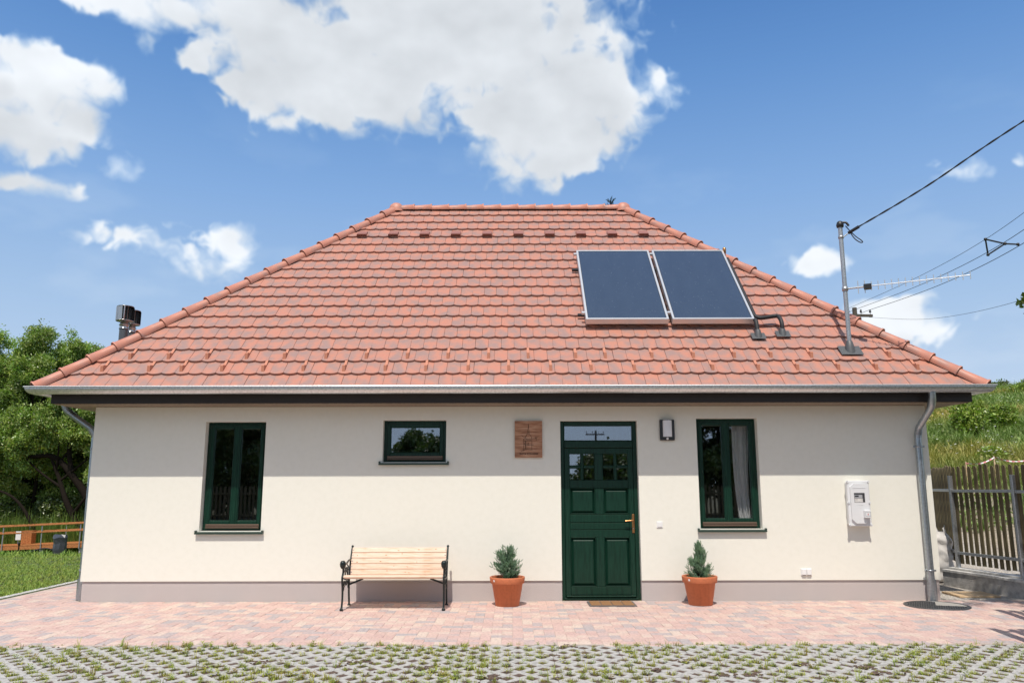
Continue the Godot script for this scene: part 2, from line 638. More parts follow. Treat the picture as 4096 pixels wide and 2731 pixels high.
	m.albedo_texture = noise_tex(54, 0.014, [[0.0, col(0.055, 0.042, 0.02)], [0.45, col(0.105, 0.08, 0.04)], [0.7, col(0.145, 0.12, 0.06)], [1.0, col(0.20, 0.165, 0.09)]], 512, 5)
	m.uv1_triplanar = true
	m.uv1_scale = Vector3(5.0, 0.6, 5.0)
	m = mat("deck_wood", Color.WHITE, 0.6)
	m.albedo_texture = noise_tex(55, 0.014, [[0.0, col(0.24, 0.075, 0.022)], [0.5, col(0.42, 0.155, 0.045)], [1.0, col(0.52, 0.225, 0.08)]], 512, 4)
	m.uv1_triplanar = true
	m.uv1_world_triplanar = true
	m.uv1_scale = Vector3(1.5, 1.5, 1.5)
	m = mat("pole_wood", col(0.09, 0.075, 0.06), 0.85)
	m = mat("terracotta", col(0.60, 0.18, 0.075), 0.7)
	m.albedo_texture = noise_tex(56, 0.02, [[0.0, grey(0.84)], [0.5, grey(0.96)], [1.0, grey(1.0)]])
	tri(m, 2.0)
	bumpy(m, grain_bump, 0.15)
	m = mat("potting_soil", col(0.035, 0.02, 0.013), 0.95)
	m.albedo_texture = fine_grain
	tri(m, 6.0)
	m = mat("mat_rubber", col(0.13, 0.12, 0.115), 0.9)
	m = mat("mat_coir", col(0.46, 0.24, 0.10), 0.95)
	m.albedo_texture = noise_tex(57, 0.35, [[0.0, grey(0.55)], [0.5, grey(0.85)], [1.0, grey(1.0)]], 256, 3)
	tri(m, 5.0)
	bumpy(m, grain_bump, 1.0)
	m = mat("manhole_iron", col(0.075, 0.075, 0.078), 0.5, 0.4)
	m = mat("manhole_pale", col(0.40, 0.38, 0.35), 0.9)  # paler, rougher tone for one wedge of the cover
	m.albedo_texture = fine_grain
	tri(m, 3.0)
	m = mat("concrete", col(0.56, 0.54, 0.52), 0.9)
	m.albedo_texture = noise_tex(61, 0.02, [[0.0, grey(0.70)], [0.5, grey(0.90)], [1.0, grey(1.0)]], 512, 6)
	tri(m, 0.8)
	bumpy(m, grain_bump, 0.5)
	m = mat("pale_concrete", col(0.74, 0.725, 0.70), 0.9)
	m.albedo_texture = M.concrete.albedo_texture
	tri(m, 1.2)
	m = mat("sack", col(0.72, 0.69, 0.66), 0.6)
	m.albedo_texture = fine_grain
	tri(m, 8.0)
	m = mat("dark_sheet", col(0.045, 0.05, 0.06), 0.35)
	# paving
	m = mat("paver", Color.WHITE, 0.9)
	m.vertex_color_use_as_albedo = true
	m.albedo_texture = noise_tex(71, 0.035, [[0.0, grey(0.78)], [0.4, grey(0.92)], [1.0, grey(1.0)]], 512, 6)
	tri(m, 1.3)
	bumpy(m, grain_bump, 0.45)
	m = mat("joint_sand", col(0.55, 0.46, 0.40), 0.95)
	m.albedo_texture = fine_grain
	tri(m, 2.0)
	m = mat("lattice_concrete", col(0.54, 0.525, 0.495), 0.92)
	m.albedo_texture = noise_tex(72, 0.03, [[0.0, grey(0.72)], [0.45, grey(0.90)], [1.0, grey(1.0)]], 512, 6)
	tri(m, 1.1)
	bumpy(m, grain_bump, 0.6)
	m = mat("soil", Color.WHITE, 0.97)
	m.albedo_texture = noise_tex(73, 0.06, [[0.0, col(0.035, 0.022, 0.016)], [0.45, col(0.10, 0.065, 0.048)], [0.75, col(0.17, 0.12, 0.09)], [1.0, col(0.27, 0.21, 0.17)]], 512, 5)
	tri(m, 2.2)
	bumpy(m, coarse_bump, 1.0)
	m = mat("earth", Color.WHITE, 0.97)
	m.vertex_color_use_as_albedo = true
	m.albedo_texture = noise_tex(74, 0.05, [[0.0, grey(0.55)], [0.5, grey(0.85)], [1.0, grey(1.0)]], 512, 6)
	tri(m, 0.8)
	bumpy(m, coarse_bump, 1.0)
	m = mat("gravel", Color.WHITE, 0.95)
	m.albedo_texture = noise_tex(75, 0.12, [[0.0, col(0.36, 0.32, 0.28)], [0.5, col(0.58, 0.53, 0.47)], [1.0, col(0.70, 0.66, 0.60)]], 512, 3, FastNoiseLite.TYPE_CELLULAR)
	tri(m, 1.6)
	bumpy(m, coarse_bump, 1.0)
	# leaves
	for a in [["leaf_willow", 0.31, 0.425, 0.11], ["leaf_dark", 0.11, 0.165, 0.04], ["leaf_bright", 0.25, 0.36, 0.06], ["leaf_grass", 0.25, 0.38, 0.085], ["leaf_meadow", 0.36, 0.41, 0.13], ["leaf_weed", 0.32, 0.40, 0.09], ["leaf_juniper", 0.24, 0.37, 0.215], ["leaf_spruce", 0.03, 0.07, 0.045]]:
		m = mat(a[0], col(a[1], a[2], a[3]), 0.55)
		m.vertex_color_use_as_albedo = true
		m.backlight_enabled = true
		m.backlight = col(0.35, 0.45, 0.15)
		m.metallic_specular = 0.4
	M.leaf_willow.backlight = col(0.6, 0.8, 0.25)
	for a in ["leaf_willow", "leaf_bright", "leaf_dark"]:
		M[a].roughness = 0.38
		M[a].metallic_specular = 0.6
	M.leaf_juniper.backlight = col(0.12, 0.14, 0.1)
	M.leaf_spruce.backlight = col(0.08, 0.1, 0.06)
	m = mat("shaded_bark", Color.WHITE, 0.95)  # grain darkened all over: shade under the foliage is put into the colour
	m.albedo_texture = noise_tex(81, 0.03, [[0.0, col(0.008, 0.006, 0.005)], [0.5, col(0.018, 0.014, 0.011)], [1.0, col(0.034, 0.027, 0.021)]], 512, 5)
	m.uv1_triplanar = true
	m.uv1_scale = Vector3(2.0, 0.7, 2.0)
	m.metallic_specular = 0.2
	m = mat("petal", col(0.75, 0.75, 0.70), 0.8)
	m = mat("tape_white", col(0.75, 0.72, 0.72), 0.5)
	m = mat("tape_red", col(0.68, 0.22, 0.27), 0.5)

# ------------------------------------------------------------------ ground
var bumps := FastNoiseLite.new()

func gy(x: float, z: float) -> float:
	var h := 0.0
	# the lawn at the left falls away to the water meadow
	h -= 2.5 * smoothstep(-6.6, -20.0, z) * (1.0 - smoothstep(-7.0, 4.0, x))
	# the hillside at the right
	var d := 0.55 * (x - 7.8) + 0.83 * (-z - 1.0) - 0.8
	if d > 0.0 and x > 2.0:
		h += 8.7 * (1.0 - exp(-d / 29.0)) * smoothstep(2.0, 8.0, x)
	h += 0.23 * smoothstep(6.72, 6.86, x) * (1.0 - smoothstep(3.5, 6.0, z))
	var out := maxf(maxf(absf(x) - 9.0, -z - 7.0), z - 8.0)
	if out > 0.0 and x < 8.0:
		h += bumps.get_noise_2d(x, z) * 0.45 * clampf(out / 12.0, 0.0, 1.0)
	# sunk under the paving
	if (x > -6.86 and x < 6.72 and z > -0.09 and z < 7.4) or (x > -6.74 and x < -5.2 and z > -7.0 and z <= 0.0):
		h = -0.09
	return h

func steps(a: Array) -> Array:
	var out := []
	for s in a:
		var v: float = s[0]
		while v < s[1] - 1e-6:
			out.append(v)
			v += s[2]
	out.append(a[-1][1])
	return out

func build_ground() -> void:
	bumps.seed = 4
	bumps.frequency = 0.06
	bumps.fractal_octaves = 4
	var patch := FastNoiseLite.new()
	patch.seed = 15
	patch.frequency = 0.25
	patch.fractal_octaves = 4
	var xs := steps([[-600.0, -60.0, 60.0], [-60.0, -16.0, 2.0], [-16.0, -6.9, 0.7], [-6.9, -6.72, 0.06], [-6.72, 6.72, 0.96], [6.72, 6.9, 0.06], [6.9, 16.0, 0.6], [16.0, 60.0, 2.0], [60.0, 600.0, 60.0]])
	var zs := steps([[-600.0, -60.0, 60.0], [-60.0, -16.0, 2.0], [-16.0, -0.6, 0.7], [-0.6, 0.0, 0.1], [0.0, 8.0, 0.8], [8.0, 60.0, 4.0], [60.0, 600.0, 90.0]])
	var st := S(true)
	for j in zs.size() - 1:
		for i in xs.size() - 1:
			var q := []
			for k in [[0, 0], [1, 0], [1, 1], [0, 1]]:
				var x: float = xs[i + k[0]]
				var z: float = zs[j + k[1]]
				q.append(Vector3(x, gy(x, z), z))
			for k in [0, 1, 2, 0, 2, 3]:
				var p: Vector3 = q[k]
				var c := Color(0.10, 0.14, 0.04)
				var n := patch.get_noise_2d(p.x, p.z)
				if p.x > 5.3 and p.x < 7.6 and p.z < 1.0 and p.z > -9.0:
					c = Color(0.64, 0.59, 0.53)
				elif p.x > 6.5 and p.z < 2.0 and p.y < 1.45 + 0.5 * n and p.x < 12.5:
					c = Color(0.52, 0.44, 0.34)
				elif p.x > 6.5 and p.z < 2.0:
					c = Color(0.25, 0.28, 0.10).lerp(Color(0.40, 0.31, 0.21), smoothstep(0.12, 0.42, n))
				elif p.z > 7.0:
					c = Color(0.16, 0.15, 0.09)
				elif p.x < -6.0:
					c = c.lerp(Color(0.13, 0.10, 0.055), smoothstep(0.15, 0.5, n))
				st.set_color(c)
				st.add_vertex(p)
	var g := put("ground", fin(st), M.earth, self)
	tag(g, "grassy and gravelly ground sloping up to the hillside", "", "", "structure")
	build_lawn()

func tuft(sd: int, blades: int, h: float, spread: float, width: float, lean: float) -> ArrayMesh:
	var r := RandomNumberGenerator.new()
	r.seed = sd
	var st := S()
	for k in blades:
		var t := r.randf() * TAU
		var o := Vector3(cos(t), 0, sin(t)) * r.randf() * spread
		var t2 := r.randf() * TAU
		var dir := Vector3(cos(t2), 0, sin(t2))
		var side := Vector3(-dir.z, 0, dir.x) * width * r.randf_range(0.7, 1.2)
		var hh := h * r.randf_range(0.55, 1.1)
		var m := o + Vector3(0, hh * 0.6, 0) + dir * lean * hh * 0.35
		var e := o + Vector3(0, hh, 0) + dir * lean * hh * r.randf_range(0.7, 1.2)
		var g := r.randf_range(0.75, 1.2)
		st.set_color(Color(g * r.randf_range(0.9, 1.25), g, g * r.randf_range(0.8, 1.1)))
		for v in [o - side, m - side * 0.75, o + side, o + side, m - side * 0.75, m + side * 0.75, m - side * 0.75, e, m + side * 0.75]:
			st.add_vertex(v)
	return fin(st)

func build_lawn() -> void:
	rng.seed = 101
	var xfs := []
	var cols := []
	for k in 15000:
		var z := -8.6 + 12.0 * sqrt(rng.randf()) if rng.randf() < 0.75 else rnd(-9.5, 3.0)
		var x := rnd(-12.5, -6.86) + minf(z + 2.0, 0.0) * 0.15
		if x > -6.84: continue
		var s := rnd(0.7, 1.35)
		xfs.append(Transform3D(Basis(Vector3.UP, rng.randf() * TAU).scaled(Vector3(s, s * rnd(0.6, 1.2), s)), Vector3(x, gy(x, z) - 0.005, z)))
		var w := rnd(0.85, 1.2)
		cols.append(Color(w * rnd(0.95, 1.3), w, w * 0.9))
	var o := scatter("lawn_grass", tuft(8, 14, 0.05, 0.06, 0.003, 0.9), M.leaf_grass, xfs, self, cols)
	tag(o, "short mown lawn beside the left end of the house", "grass", "", "stuff")
	# longer grass where the lawn falls away
	xfs = []
	cols = []
	for k in 5000:
		var z := rnd(-24.0, -7.0)
		var x := rnd(-24.0, -7.0) + (z + 8.0) * 0.4
		var s := rnd(0.6, 1.5)
		xfs.append(Transform3D(Basis(Vector3.UP, rng.randf() * TAU).scaled(Vector3(s, s, s)), Vector3(x, gy(x, z), z)))
		var w := rnd(0.6, 1.1)
		cols.append(Color(w * rnd(0.9, 1.2), w, w * 0.8))
	o = scatter("rough_grass", tuft(9, 16, 0.11, 0.14, 0.006, 0.9), M.leaf_grass, xfs, self, cols)
	tag(o, "rough grass on the bank below the lawn", "grass", "", "stuff")

# ------------------------------------------------------------------ clay paver path
func paver_colors() -> Array:
	var pink := Color(0.70, 0.485, 0.43)
	var salmon := Color(0.70, 0.495, 0.43)
	var tan := Color(0.745, 0.60, 0.50)
	var mauve := Color(0.56, 0.445, 0.43)
	var slate := Color(0.47, 0.43, 0.435)
	var rose := Color(0.635, 0.435, 0.385)
	# kiln-blended: no stone is far from the mean
	var mean := Color(0.64, 0.49, 0.435)
	pink = pink.lerp(mean, 0.15)
	salmon = salmon.lerp(mean, 0.15)
	tan = tan.lerp(mean, 0.15)
	mauve = mauve.lerp(mean, 0.15)
	slate = slate.lerp(mean, 0.2)
	return [[pink, salmon], [salmon, tan], [pink, mauve], [tan, tan], [slate, mauve], [rose, pink], [salmon, salmon], [mauve, pink], [pink, tan], [slate, slate], [rose, mauve], [tan, salmon], [pink, pink], [salmon, rose], [rose, salmon], [mauve, slate], [tan, pink], [pink, rose]]

func build_paving() -> void:
	rng.seed = 55
	var a := 0.107
	var path := Node3D.new()
	path.name = "paved_path"
	add_child(path)
	tag(path, "path of pinkish clay pavers along the house front", "", "", "structure")
	var st := S()
	box(st, Vector3(-6.86, -0.12, -0.06), Vector3(7.3, -0.004, 2.83))
	box(st, Vector3(-6.80, -0.12, -6.5), Vector3(-5.66, -0.004, -0.06))
	put("joint_sand", fin(st), M.joint_sand, path)
	var list := []
	for iy in range(-64, 28):
		for ix in range(-66, 72):
			var k := posmod(ix - iy, 4)
			var x := ix * a
			var z := 2.78 - 0.107 * 26 + iy * a
			var c: Vector3
			var flat := true
			if k == 0:
				c = Vector3(x + a, 0, z + a * 0.5)
			elif k == 3:
				c = Vector3(x + a * 0.5, 0, z + a)
				flat = false
			else:
				continue
			var front := c.z > 0.02 and c.z < 2.80 and c.x > -6.84 and c.x < 7.2
			var side := c.x > -6.72 and c.x < -5.72 and c.z > -6.4 and c.z <= 0.02
			if not (front or side): continue
			list.append([c, flat, rng.randi()])
	# half stones that make the straight edge by the lattice slabs
	list.sort_custom(func(p, q): return p[0].z > q[0].z)
	var cols := paver_colors()
	var meshes := []
	for k in cols.size():
		var s2 := S()
		var flip := rng.randf() < 0.5
		tint = [cols[k][1 if flip else 0], cols[k][0 if flip else 1], Vector3(rnd(-0.03, 0.03), 0, 0), Vector3(1.0 / (a * 1.2), 0, rnd(-4.0, 4.0))]
		cbox(s2, Vector3(-a + 0.0014, -0.05, -a * 0.5 + 0.0014), Vector3(a - 0.0014, 0, a * 0.5 - 0.0014), 0.0028)
		meshes.append(fin(s2))
	tint = []
	var rest := S()
	var made := 0
	for p in list:
		var c: Vector3 = p[0]
		var xf := Transform3D(Basis(Vector3.UP, (0.0 if p[1] else PI / 2) + (PI if (p[2] >> 8) & 1 else 0.0)) * Basis(Vector3(1, 0, 0), rnd(-0.008, 0.008)) * Basis(Vector3(0, 0, 1), rnd(-0.008, 0.008)) * Basis(Vector3.UP, rnd(-0.006, 0.006)), c + Vector3(0, rnd(-0.002, 0.002), 0))
		var k: int = p[2] % cols.size()
		if made < 300 and absf(c.x) < 4.95:
			made += 1
			put("paver", meshes[k], M.paver, path, xf)
		else:
			var u := xf.basis.x
			tint = [cols[k][0], cols[k][1], c, u / (a * 1.3) + xf.basis.z * (float(p[2] % 7) - 3.0)]
			cbox(rest, Vector3(-a + 0.0014, -0.05, -a * 0.5 + 0.0014), Vector3(a - 0.0014, 0, a * 0.5 - 0.0014), 0.0028, xf)
	tint = []
	var o := put("far_pavers", fin(rest), M.paver, path)
	o.set_meta("kind", "stuff")
	# kerb between path and lawn
	st = S()
	cbox(st, Vector3(-6.90, -0.15, -6.5), Vector3(-6.81, 0.012, 7.2), 0.006)
	var kerb := put("lawn_kerb", fin(st), M.pale_concrete, self)
	tag(kerb, "narrow concrete edging between the path and the lawn", "", "", "structure")

# ------------------------------------------------------------------ lattice slabs with weeds
func build_yard() -> void:
	rng.seed = 77
	var yard := Node3D.new()
	yard.name = "parking_yard"
	add_child(yard)
	tag(yard, "parking yard of grey concrete lattice slabs with weeds", "", "", "structure")
	var cx := 0.2
	var cz := 0.21
	var ha := 0.066
	var hb := 0.074
	var dep := 0.07
	# one slab: three by two cells, a whole opening in each cell's middle and at each inner corner
	var slab := S()
	var hx := cx / 2
	var hz := cz / 2
	for i in 6:
		for j in 4:
			# quarter cell; openings at (even, even) corner and the one opposite
			var ox := i * hx
			var oz := j * hz
			var even := posmod(i + j, 2) == 0
			var Q := func(u: float, w: float) -> Vector3:
				return Vector3(ox + (u if even else hx - u), 0, oz + w)
			var nx := 1.0 if even else -1.0
			poly(slab, [Q.call(ha, 0), Q.call(hx, 0), Q.call(hx, hz - hb), Q.call(hx - ha, hz), Q.call(0, hz), Q.call(0, hb)], Vector3.UP)
			var dn := Vector3(0, -dep, 0)
			var lip := Vector3(-0.006 * nx, -0.008, -0.006)
			var A: Vector3 = Q.call(ha, 0)
			var B: Vector3 = Q.call(0, hb)
			poly(slab, [A, B, B + lip * Vector3(0, 1, 1), A + lip * Vector3(1, 1, 0)], Vector3(-nx, 1, -1))
			poly(slab, [A + lip * Vector3(1, 1, 0), B + lip * Vector3(0, 1, 1), B + dn + lip * Vector3(0, 0, 1), A + dn + lip * Vector3(1, 0, 0)], Vector3(-nx, 0, -1))
			A = Q.call(hx - ha, hz)
			B = Q.call(hx, hz - hb)
			lip = Vector3(0.006 * nx, -0.008, 0.006)
			poly(slab, [A, B, B + lip * Vector3(0, 1, 1), A + lip * Vector3(1, 1, 0)], Vector3(nx, 1, 1))
			poly(slab, [A + lip * Vector3(1, 1, 0), B + lip * Vector3(0, 1, 1), B + dn + lip * Vector3(0, 0, 1), A + dn + lip * Vector3(1, 0, 0)], Vector3(nx, 0, 1))
	for e in [[Vector3(0, 0, 0), Vector3(3 * cx, 0, 0), Vector3(0, 0, -1)], [Vector3(0, 0, 2 * cz), Vector3(3 * cx, 0, 2 * cz), Vector3(0, 0, 1)], [Vector3(0, 0, 0), Vector3(0, 0, 2 * cz), Vector3(-1, 0, 0)], [Vector3(3 * cx, 0, 0), Vector3(3 * cx, 0, 2 * cz), Vector3(1, 0, 0)]]:
		# outer sides, cut where an opening is shared
		var n := 3 if e[2].z != 0 else 2
		var along: Vector3 = (e[1] - e[0]) / n
		var cut := ha if e[2].z != 0 else hb
		for k in n:
			var a: Vector3 = e[0] + along * k + along.normalized() * cut
			var b: Vector3 = e[0] + along * (k + 1) - along.normalized() * cut
			poly(slab, [a, b, b + Vector3(0, -dep, 0), a + Vector3(0, -dep, 0)], e[2])
	var mesh := fin(slab)
	var st := S()
	poly(st, [Vector3(-6.9, -0.009, 2.84), Vector3(7.0, -0.009, 2.84), Vector3(7.0, -0.009, 7.1), Vector3(-6.9, -0.009, 7.1)], Vector3.UP)
	put("soil", fin(st), M.soil, yard)
	var patchy := FastNoiseLite.new()
	patchy.seed = 12
	patchy.frequency = 0.9
	var weeds := [[], [], [], [], []]
	var wcol := [[], [], [], [], []]
	for j in 10:
		for i in range(2, 25):
			var o := Vector3(-8.1 + i * (3 * cx + 0.004) + (0.3 if j % 2 else 0.0) * 0.0, rnd(-0.004, 0.002), 2.845 + j * (2 * cz + 0.004))
			put("lattice_slab", mesh, M.lattice_concrete, yard, Transform3D(Basis(Vector3(0, 0, 1), rnd(-0.004, 0.004)) * Basis(Vector3(1, 0, 0), rnd(-0.004, 0.004)), o))
			# weeds in the openings
			for u in 6:
				for w in 4:
					if posmod(u + w, 2): continue
					var c := o + Vector3(u * hx, -0.009 - o.y, w * hz)
					var lush := patchy.get_noise_2d(c.x, c.z)
					var n := clampi(int(round(4.0 + lush * 3.0 + rnd(-1.8, 1.8))), 0, 7)
					if rng.randf() < 0.10: n = 0
					for k in n:
						var v := 0
						var r := rng.randf()
						if r < 0.36: v = 0
						elif r < 0.52: v = 1
						elif r < 0.77: v = 2
						elif r < 0.95: v = 3
						else: v = 4
						var s := rnd(0.45, 1.15) * (1.0 + lush * 0.4)
						var at := c + Vector3(rnd(-0.038, 0.038), 0, rnd(-0.038, 0.038))
						weeds[v].append(Transform3D(Basis(Vector3.UP, rng.randf() * TAU).scaled(Vector3(s, s * rnd(0.7, 1.2), s)), at))
						var g := rnd(0.65, 1.2)
						wcol[v].append(Color(g * rnd(0.95, 1.35), g, g * rnd(0.7, 1.1)) if rng.randf() > 0.06 else Color(0.9, 0.5, 0.5))
	# a few along the joint with the path
	for k in 90:
		var s := rnd(0.4, 1.0)
		var v := rng.randi() % 5
		weeds[v].append(Transform3D(Basis(Vector3.UP, rng.randf() * TAU).scaled(Vector3(s, s, s)), Vector3(rnd(-6.7, 6.9), -0.02, 2.838 + rnd(-0.012, 0.012))))
		wcol[v].append(Color(rnd(0.7, 1.2), rnd(0.7, 1.1), 0.8))
	var kinds := [tuft(201, 22, 0.032, 0.045, 0.002, 0.9), tuft(202, 14, 0.045, 0.03, 0.0025, 0.8), leafy(203, 9, 0.034), leafy(204, 12, 0.045), tuft(205, 5, 0.10, 0.012, 0.0026, 0.5)]
	for v in 5:
		var o := scatter("weed_tufts", kinds[v], M.leaf_weed, weeds[v], yard, wcol[v])
		o.set_meta("kind", "stuff")
	# crumbs of dry soil on the slabs
	var lump := S(true)
	lathe(lump, [[0.0, -0.004], [0.007, 0.0], [0.005, 0.005], [0.0, 0.007]], 6)
	var xs := []
	for k in 700:
		var s := rnd(0.4, 1.6)
		xs.append(Transform3D(Basis(Vector3.UP, rng.randf() * TAU).scaled(Vector3(s * rnd(0.7, 1.5), s * 0.8, s)), Vector3(rnd(-6.6, 6.9), 0.0, rnd(2.86, 5.5))))
	for k in 60:
		# clods washed out of the openings
		var c := Vector3(rnd(-6.5, 6.8), 0.0, rnd(2.9, 5.2))
		for q in 26:
			var s := rnd(0.5, 2.6)
			xs.append(Transform3D(Basis(Vector3.UP, rng.randf() * TAU).scaled(Vector3(s * rnd(0.8, 1.6), s * 0.5, s)), c + Vector3(rng.randfn() * 0.05, -0.001, rng.randfn() * 0.03)))
	var crumbs := scatter("soil_crumbs", fin(lump), M.soil, xs, yard)
	crumbs.set_meta("kind", "stuff")

func leafy(sd: int, n: int, size: float) -> ArrayMesh:
	# a small broad-leaved weed: pointed leaves on short stalks round an upright stem
	var r := RandomNumberGenerator.new()
	r.seed = sd
	var st := S()
	for k in n:
		var t := k * 2.4 + r.randf() * 0.6
		var y := size * 0.15 + size * 0.9 * float(k) / n
		var dir := Vector3(cos(t), r.randf_range(0.1, 0.8), sin(t)).normalized()
		var side := dir.cross(Vector3.UP).normalized()
		var l := size * r.randf_range(0.6, 1.0) * (1.0 - 0.4 * float(k) / n)
		var b := Vector3(0, y, 0) + dir * l * 0.15
		var m := b + dir * l * 0.5 + Vector3(0, 0.003, 0)
		var e := b + dir * l - Vector3(0, l * 0.15, 0)
		var wd := side * l * 0.24
		var g := r.randf_range(0.8, 1.2)
		st.set_color(Color(g, g * 1.05, g * 0.9))
		for v in [b, m + wd, m, b, m, m - wd, m + wd, e, m, m, e, m - wd]:
			st.add_vertex(v)
	st.set_color(Color(0.9, 0.8, 0.5))
	for v in [Vector3(-0.0015, 0, 0), Vector3(0, size * 1.05, 0), Vector3(0.0015, 0, 0)]:
		st.add_vertex(v)
	return fin(st)

# ------------------------------------------------------------------ the house
const XL := -5.62
const XR := 5.57
const ZB := -6.5
const YT := 2.52
const YP := 0.255
var house: Node3D
const HOLES := [[-4.12, -3.31, 0.89, 2.322], [-1.735, -0.886, 1.78, 2.338], [0.645, 1.68, 0.0, 2.326], [2.475, 3.292, 0.905, 2.356]]

func build_house() -> void:
	house = thing("house", "cream single-storey house with red tiled hip roof and green door", "house")
	# front wall with its openings
	var xs := [XL, XR]
	var ys := [YP, YT]
	for h in HOLES:
		xs.append(h[0])
		xs.append(h[1])
		if h[2] > YP: ys.append(h[2])
		ys.append(h[3])
	xs.sort()
	ys.sort()
	var st := S()
	var dz := -0.36
	for i in xs.size() - 1:
		for j in ys.size() - 1:
			var x0: float = xs[i]
			var x1: float = xs[i + 1]
			var y0: float = ys[j]
			var y1: float = ys[j + 1]
			if y1 - y0 < 1e-4 or x1 - x0 < 1e-4: continue
			var c := Vector2((x0 + x1) / 2, (y0 + y1) / 2)
			var open := false
			for h in HOLES:
				if c.x > h[0] and c.x < h[1] and c.y > h[2] and c.y < h[3]: open = true
			if open: continue
			for z in [0.0, dz]:
				poly(st, [Vector3(x0, y0, z), Vector3(x1, y0, z), Vector3(x1, y1, z), Vector3(x0, y1, z)], Vector3(0, 0, 1 if z == 0.0 else -1))
	for h in HOLES:
		var y0 := maxf(h[2], YP)
		poly(st, [Vector3(h[0], y0, 0), Vector3(h[0], h[3], 0), Vector3(h[0], h[3], dz), Vector3(h[0], y0, dz)], Vector3(1, 0, 0))
		poly(st, [Vector3(h[1], y0, 0), Vector3(h[1], h[3], 0), Vector3(h[1], h[3], dz), Vector3(h[1], y0, dz)], Vector3(-1, 0, 0))
		poly(st, [Vector3(h[0], h[3], 0), Vector3(h[1], h[3], 0), Vector3(h[1], h[3], dz), Vector3(h[0], h[3], dz)], Vector3(0, -1, 0))
		if h[2] > YP:
			poly(st, [Vector3(h[0], h[2], 0), Vector3(h[1], h[2], 0), Vector3(h[1], h[2], dz), Vector3(h[0], h[2], dz)], Vector3(0, 1, 0))
	for e in [[XL, HOLES[2][0]], [HOLES[2][1], XR]]:
		poly(st, [Vector3(e[0], YP, 0), Vector3(e[1], YP, 0), Vector3(e[1], YP, dz), Vector3(e[0], YP, dz)], Vector3(0, -1, 0))
	poly(st, [Vector3(XL, YP, 0), Vector3(XL, YT, 0), Vector3(XL, YT, dz), Vector3(XL, YP, dz)], Vector3(-1, 0, 0))
	poly(st, [Vector3(XR, YP, 0), Vector3(XR, YT, 0), Vector3(XR, YT, dz), Vector3(XR, YP, dz)], Vector3(1, 0, 0))
	put("front_wall", fin(st), M.plaster, house)
	for s in 2:
		var x0 := XL if s == 0 else XR - 0.36
		st = S()
		box(st, Vector3(x0, YP, ZB), Vector3(x0 + 0.36, YT, dz))
		put("side_wall", fin(st), M.plaster, house)
	st = S()
	box(st, Vector3(XL + 0.36, YP, ZB), Vector3(XR - 0.36, YT, ZB + 0.36))
	put("back_wall", fin(st), M.plaster, house)
	# plinth, set back a little under the plaster edge
	var q := 0.018
	for e in [[XL + q, HOLES[2][0]], [HOLES[2][1], XR - q]]:
		st = S()
		box(st, Vector3(e[0], -0.1, dz + 0.02), Vector3(e[1], YP - 0.002, -q))
		put("plinth", fin(st), M.plinth, house)
	for s in 2:
		st = S()
		var x0 := XL + q if s == 0 else XR - q - 0.3
		box(st, Vector3(x0, -0.1, ZB + q), Vector3(x0 + 0.3, YP - 0.002, dz + 0.02))
		put("plinth", fin(st), M.plinth, house)
	# inside: floor, ceiling and lining, so that the rooms are dark
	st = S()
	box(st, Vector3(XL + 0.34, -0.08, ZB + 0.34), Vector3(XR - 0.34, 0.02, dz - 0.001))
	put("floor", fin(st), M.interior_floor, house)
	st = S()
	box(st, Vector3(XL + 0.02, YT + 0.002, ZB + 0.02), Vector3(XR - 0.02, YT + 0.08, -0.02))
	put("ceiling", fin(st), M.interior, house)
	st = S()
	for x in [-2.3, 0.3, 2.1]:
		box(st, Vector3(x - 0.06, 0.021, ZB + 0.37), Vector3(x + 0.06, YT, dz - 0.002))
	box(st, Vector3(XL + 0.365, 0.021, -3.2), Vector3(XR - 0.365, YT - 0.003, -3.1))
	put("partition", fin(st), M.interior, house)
	build_windows()
	build_door()
	build_eaves()

func frame_bars(st: SurfaceTool, x0: float, x1: float, y0: float, y1: float, w: float, wb: float, z0: float, z1: float, c := 0.006) -> void:
	cbox(st, Vector3(x0, y0, z0), Vector3(x0 + w, y1, z1), c)
	cbox(st, Vector3(x1 - w, y0, z0), Vector3(x1, y1, z1), c)
	cbox(st, Vector3(x0 + w, y1 - w, z0), Vector3(x1 - w, y1, z1 - 0.001), c)
	cbox(st, Vector3(x0 + w, y0, z0), Vector3(x1 - w, y0 + wb, z1 - 0.001), c)

func pane(parent: Node3D, x0: float, x1: float, y0: float, y1: float, z: float) -> void:
	var st := S()
	box(st, Vector3(x0, y0, z - 0.004), Vector3(x1, y1, z))
	put("pane", fin(st), M.glass, parent)

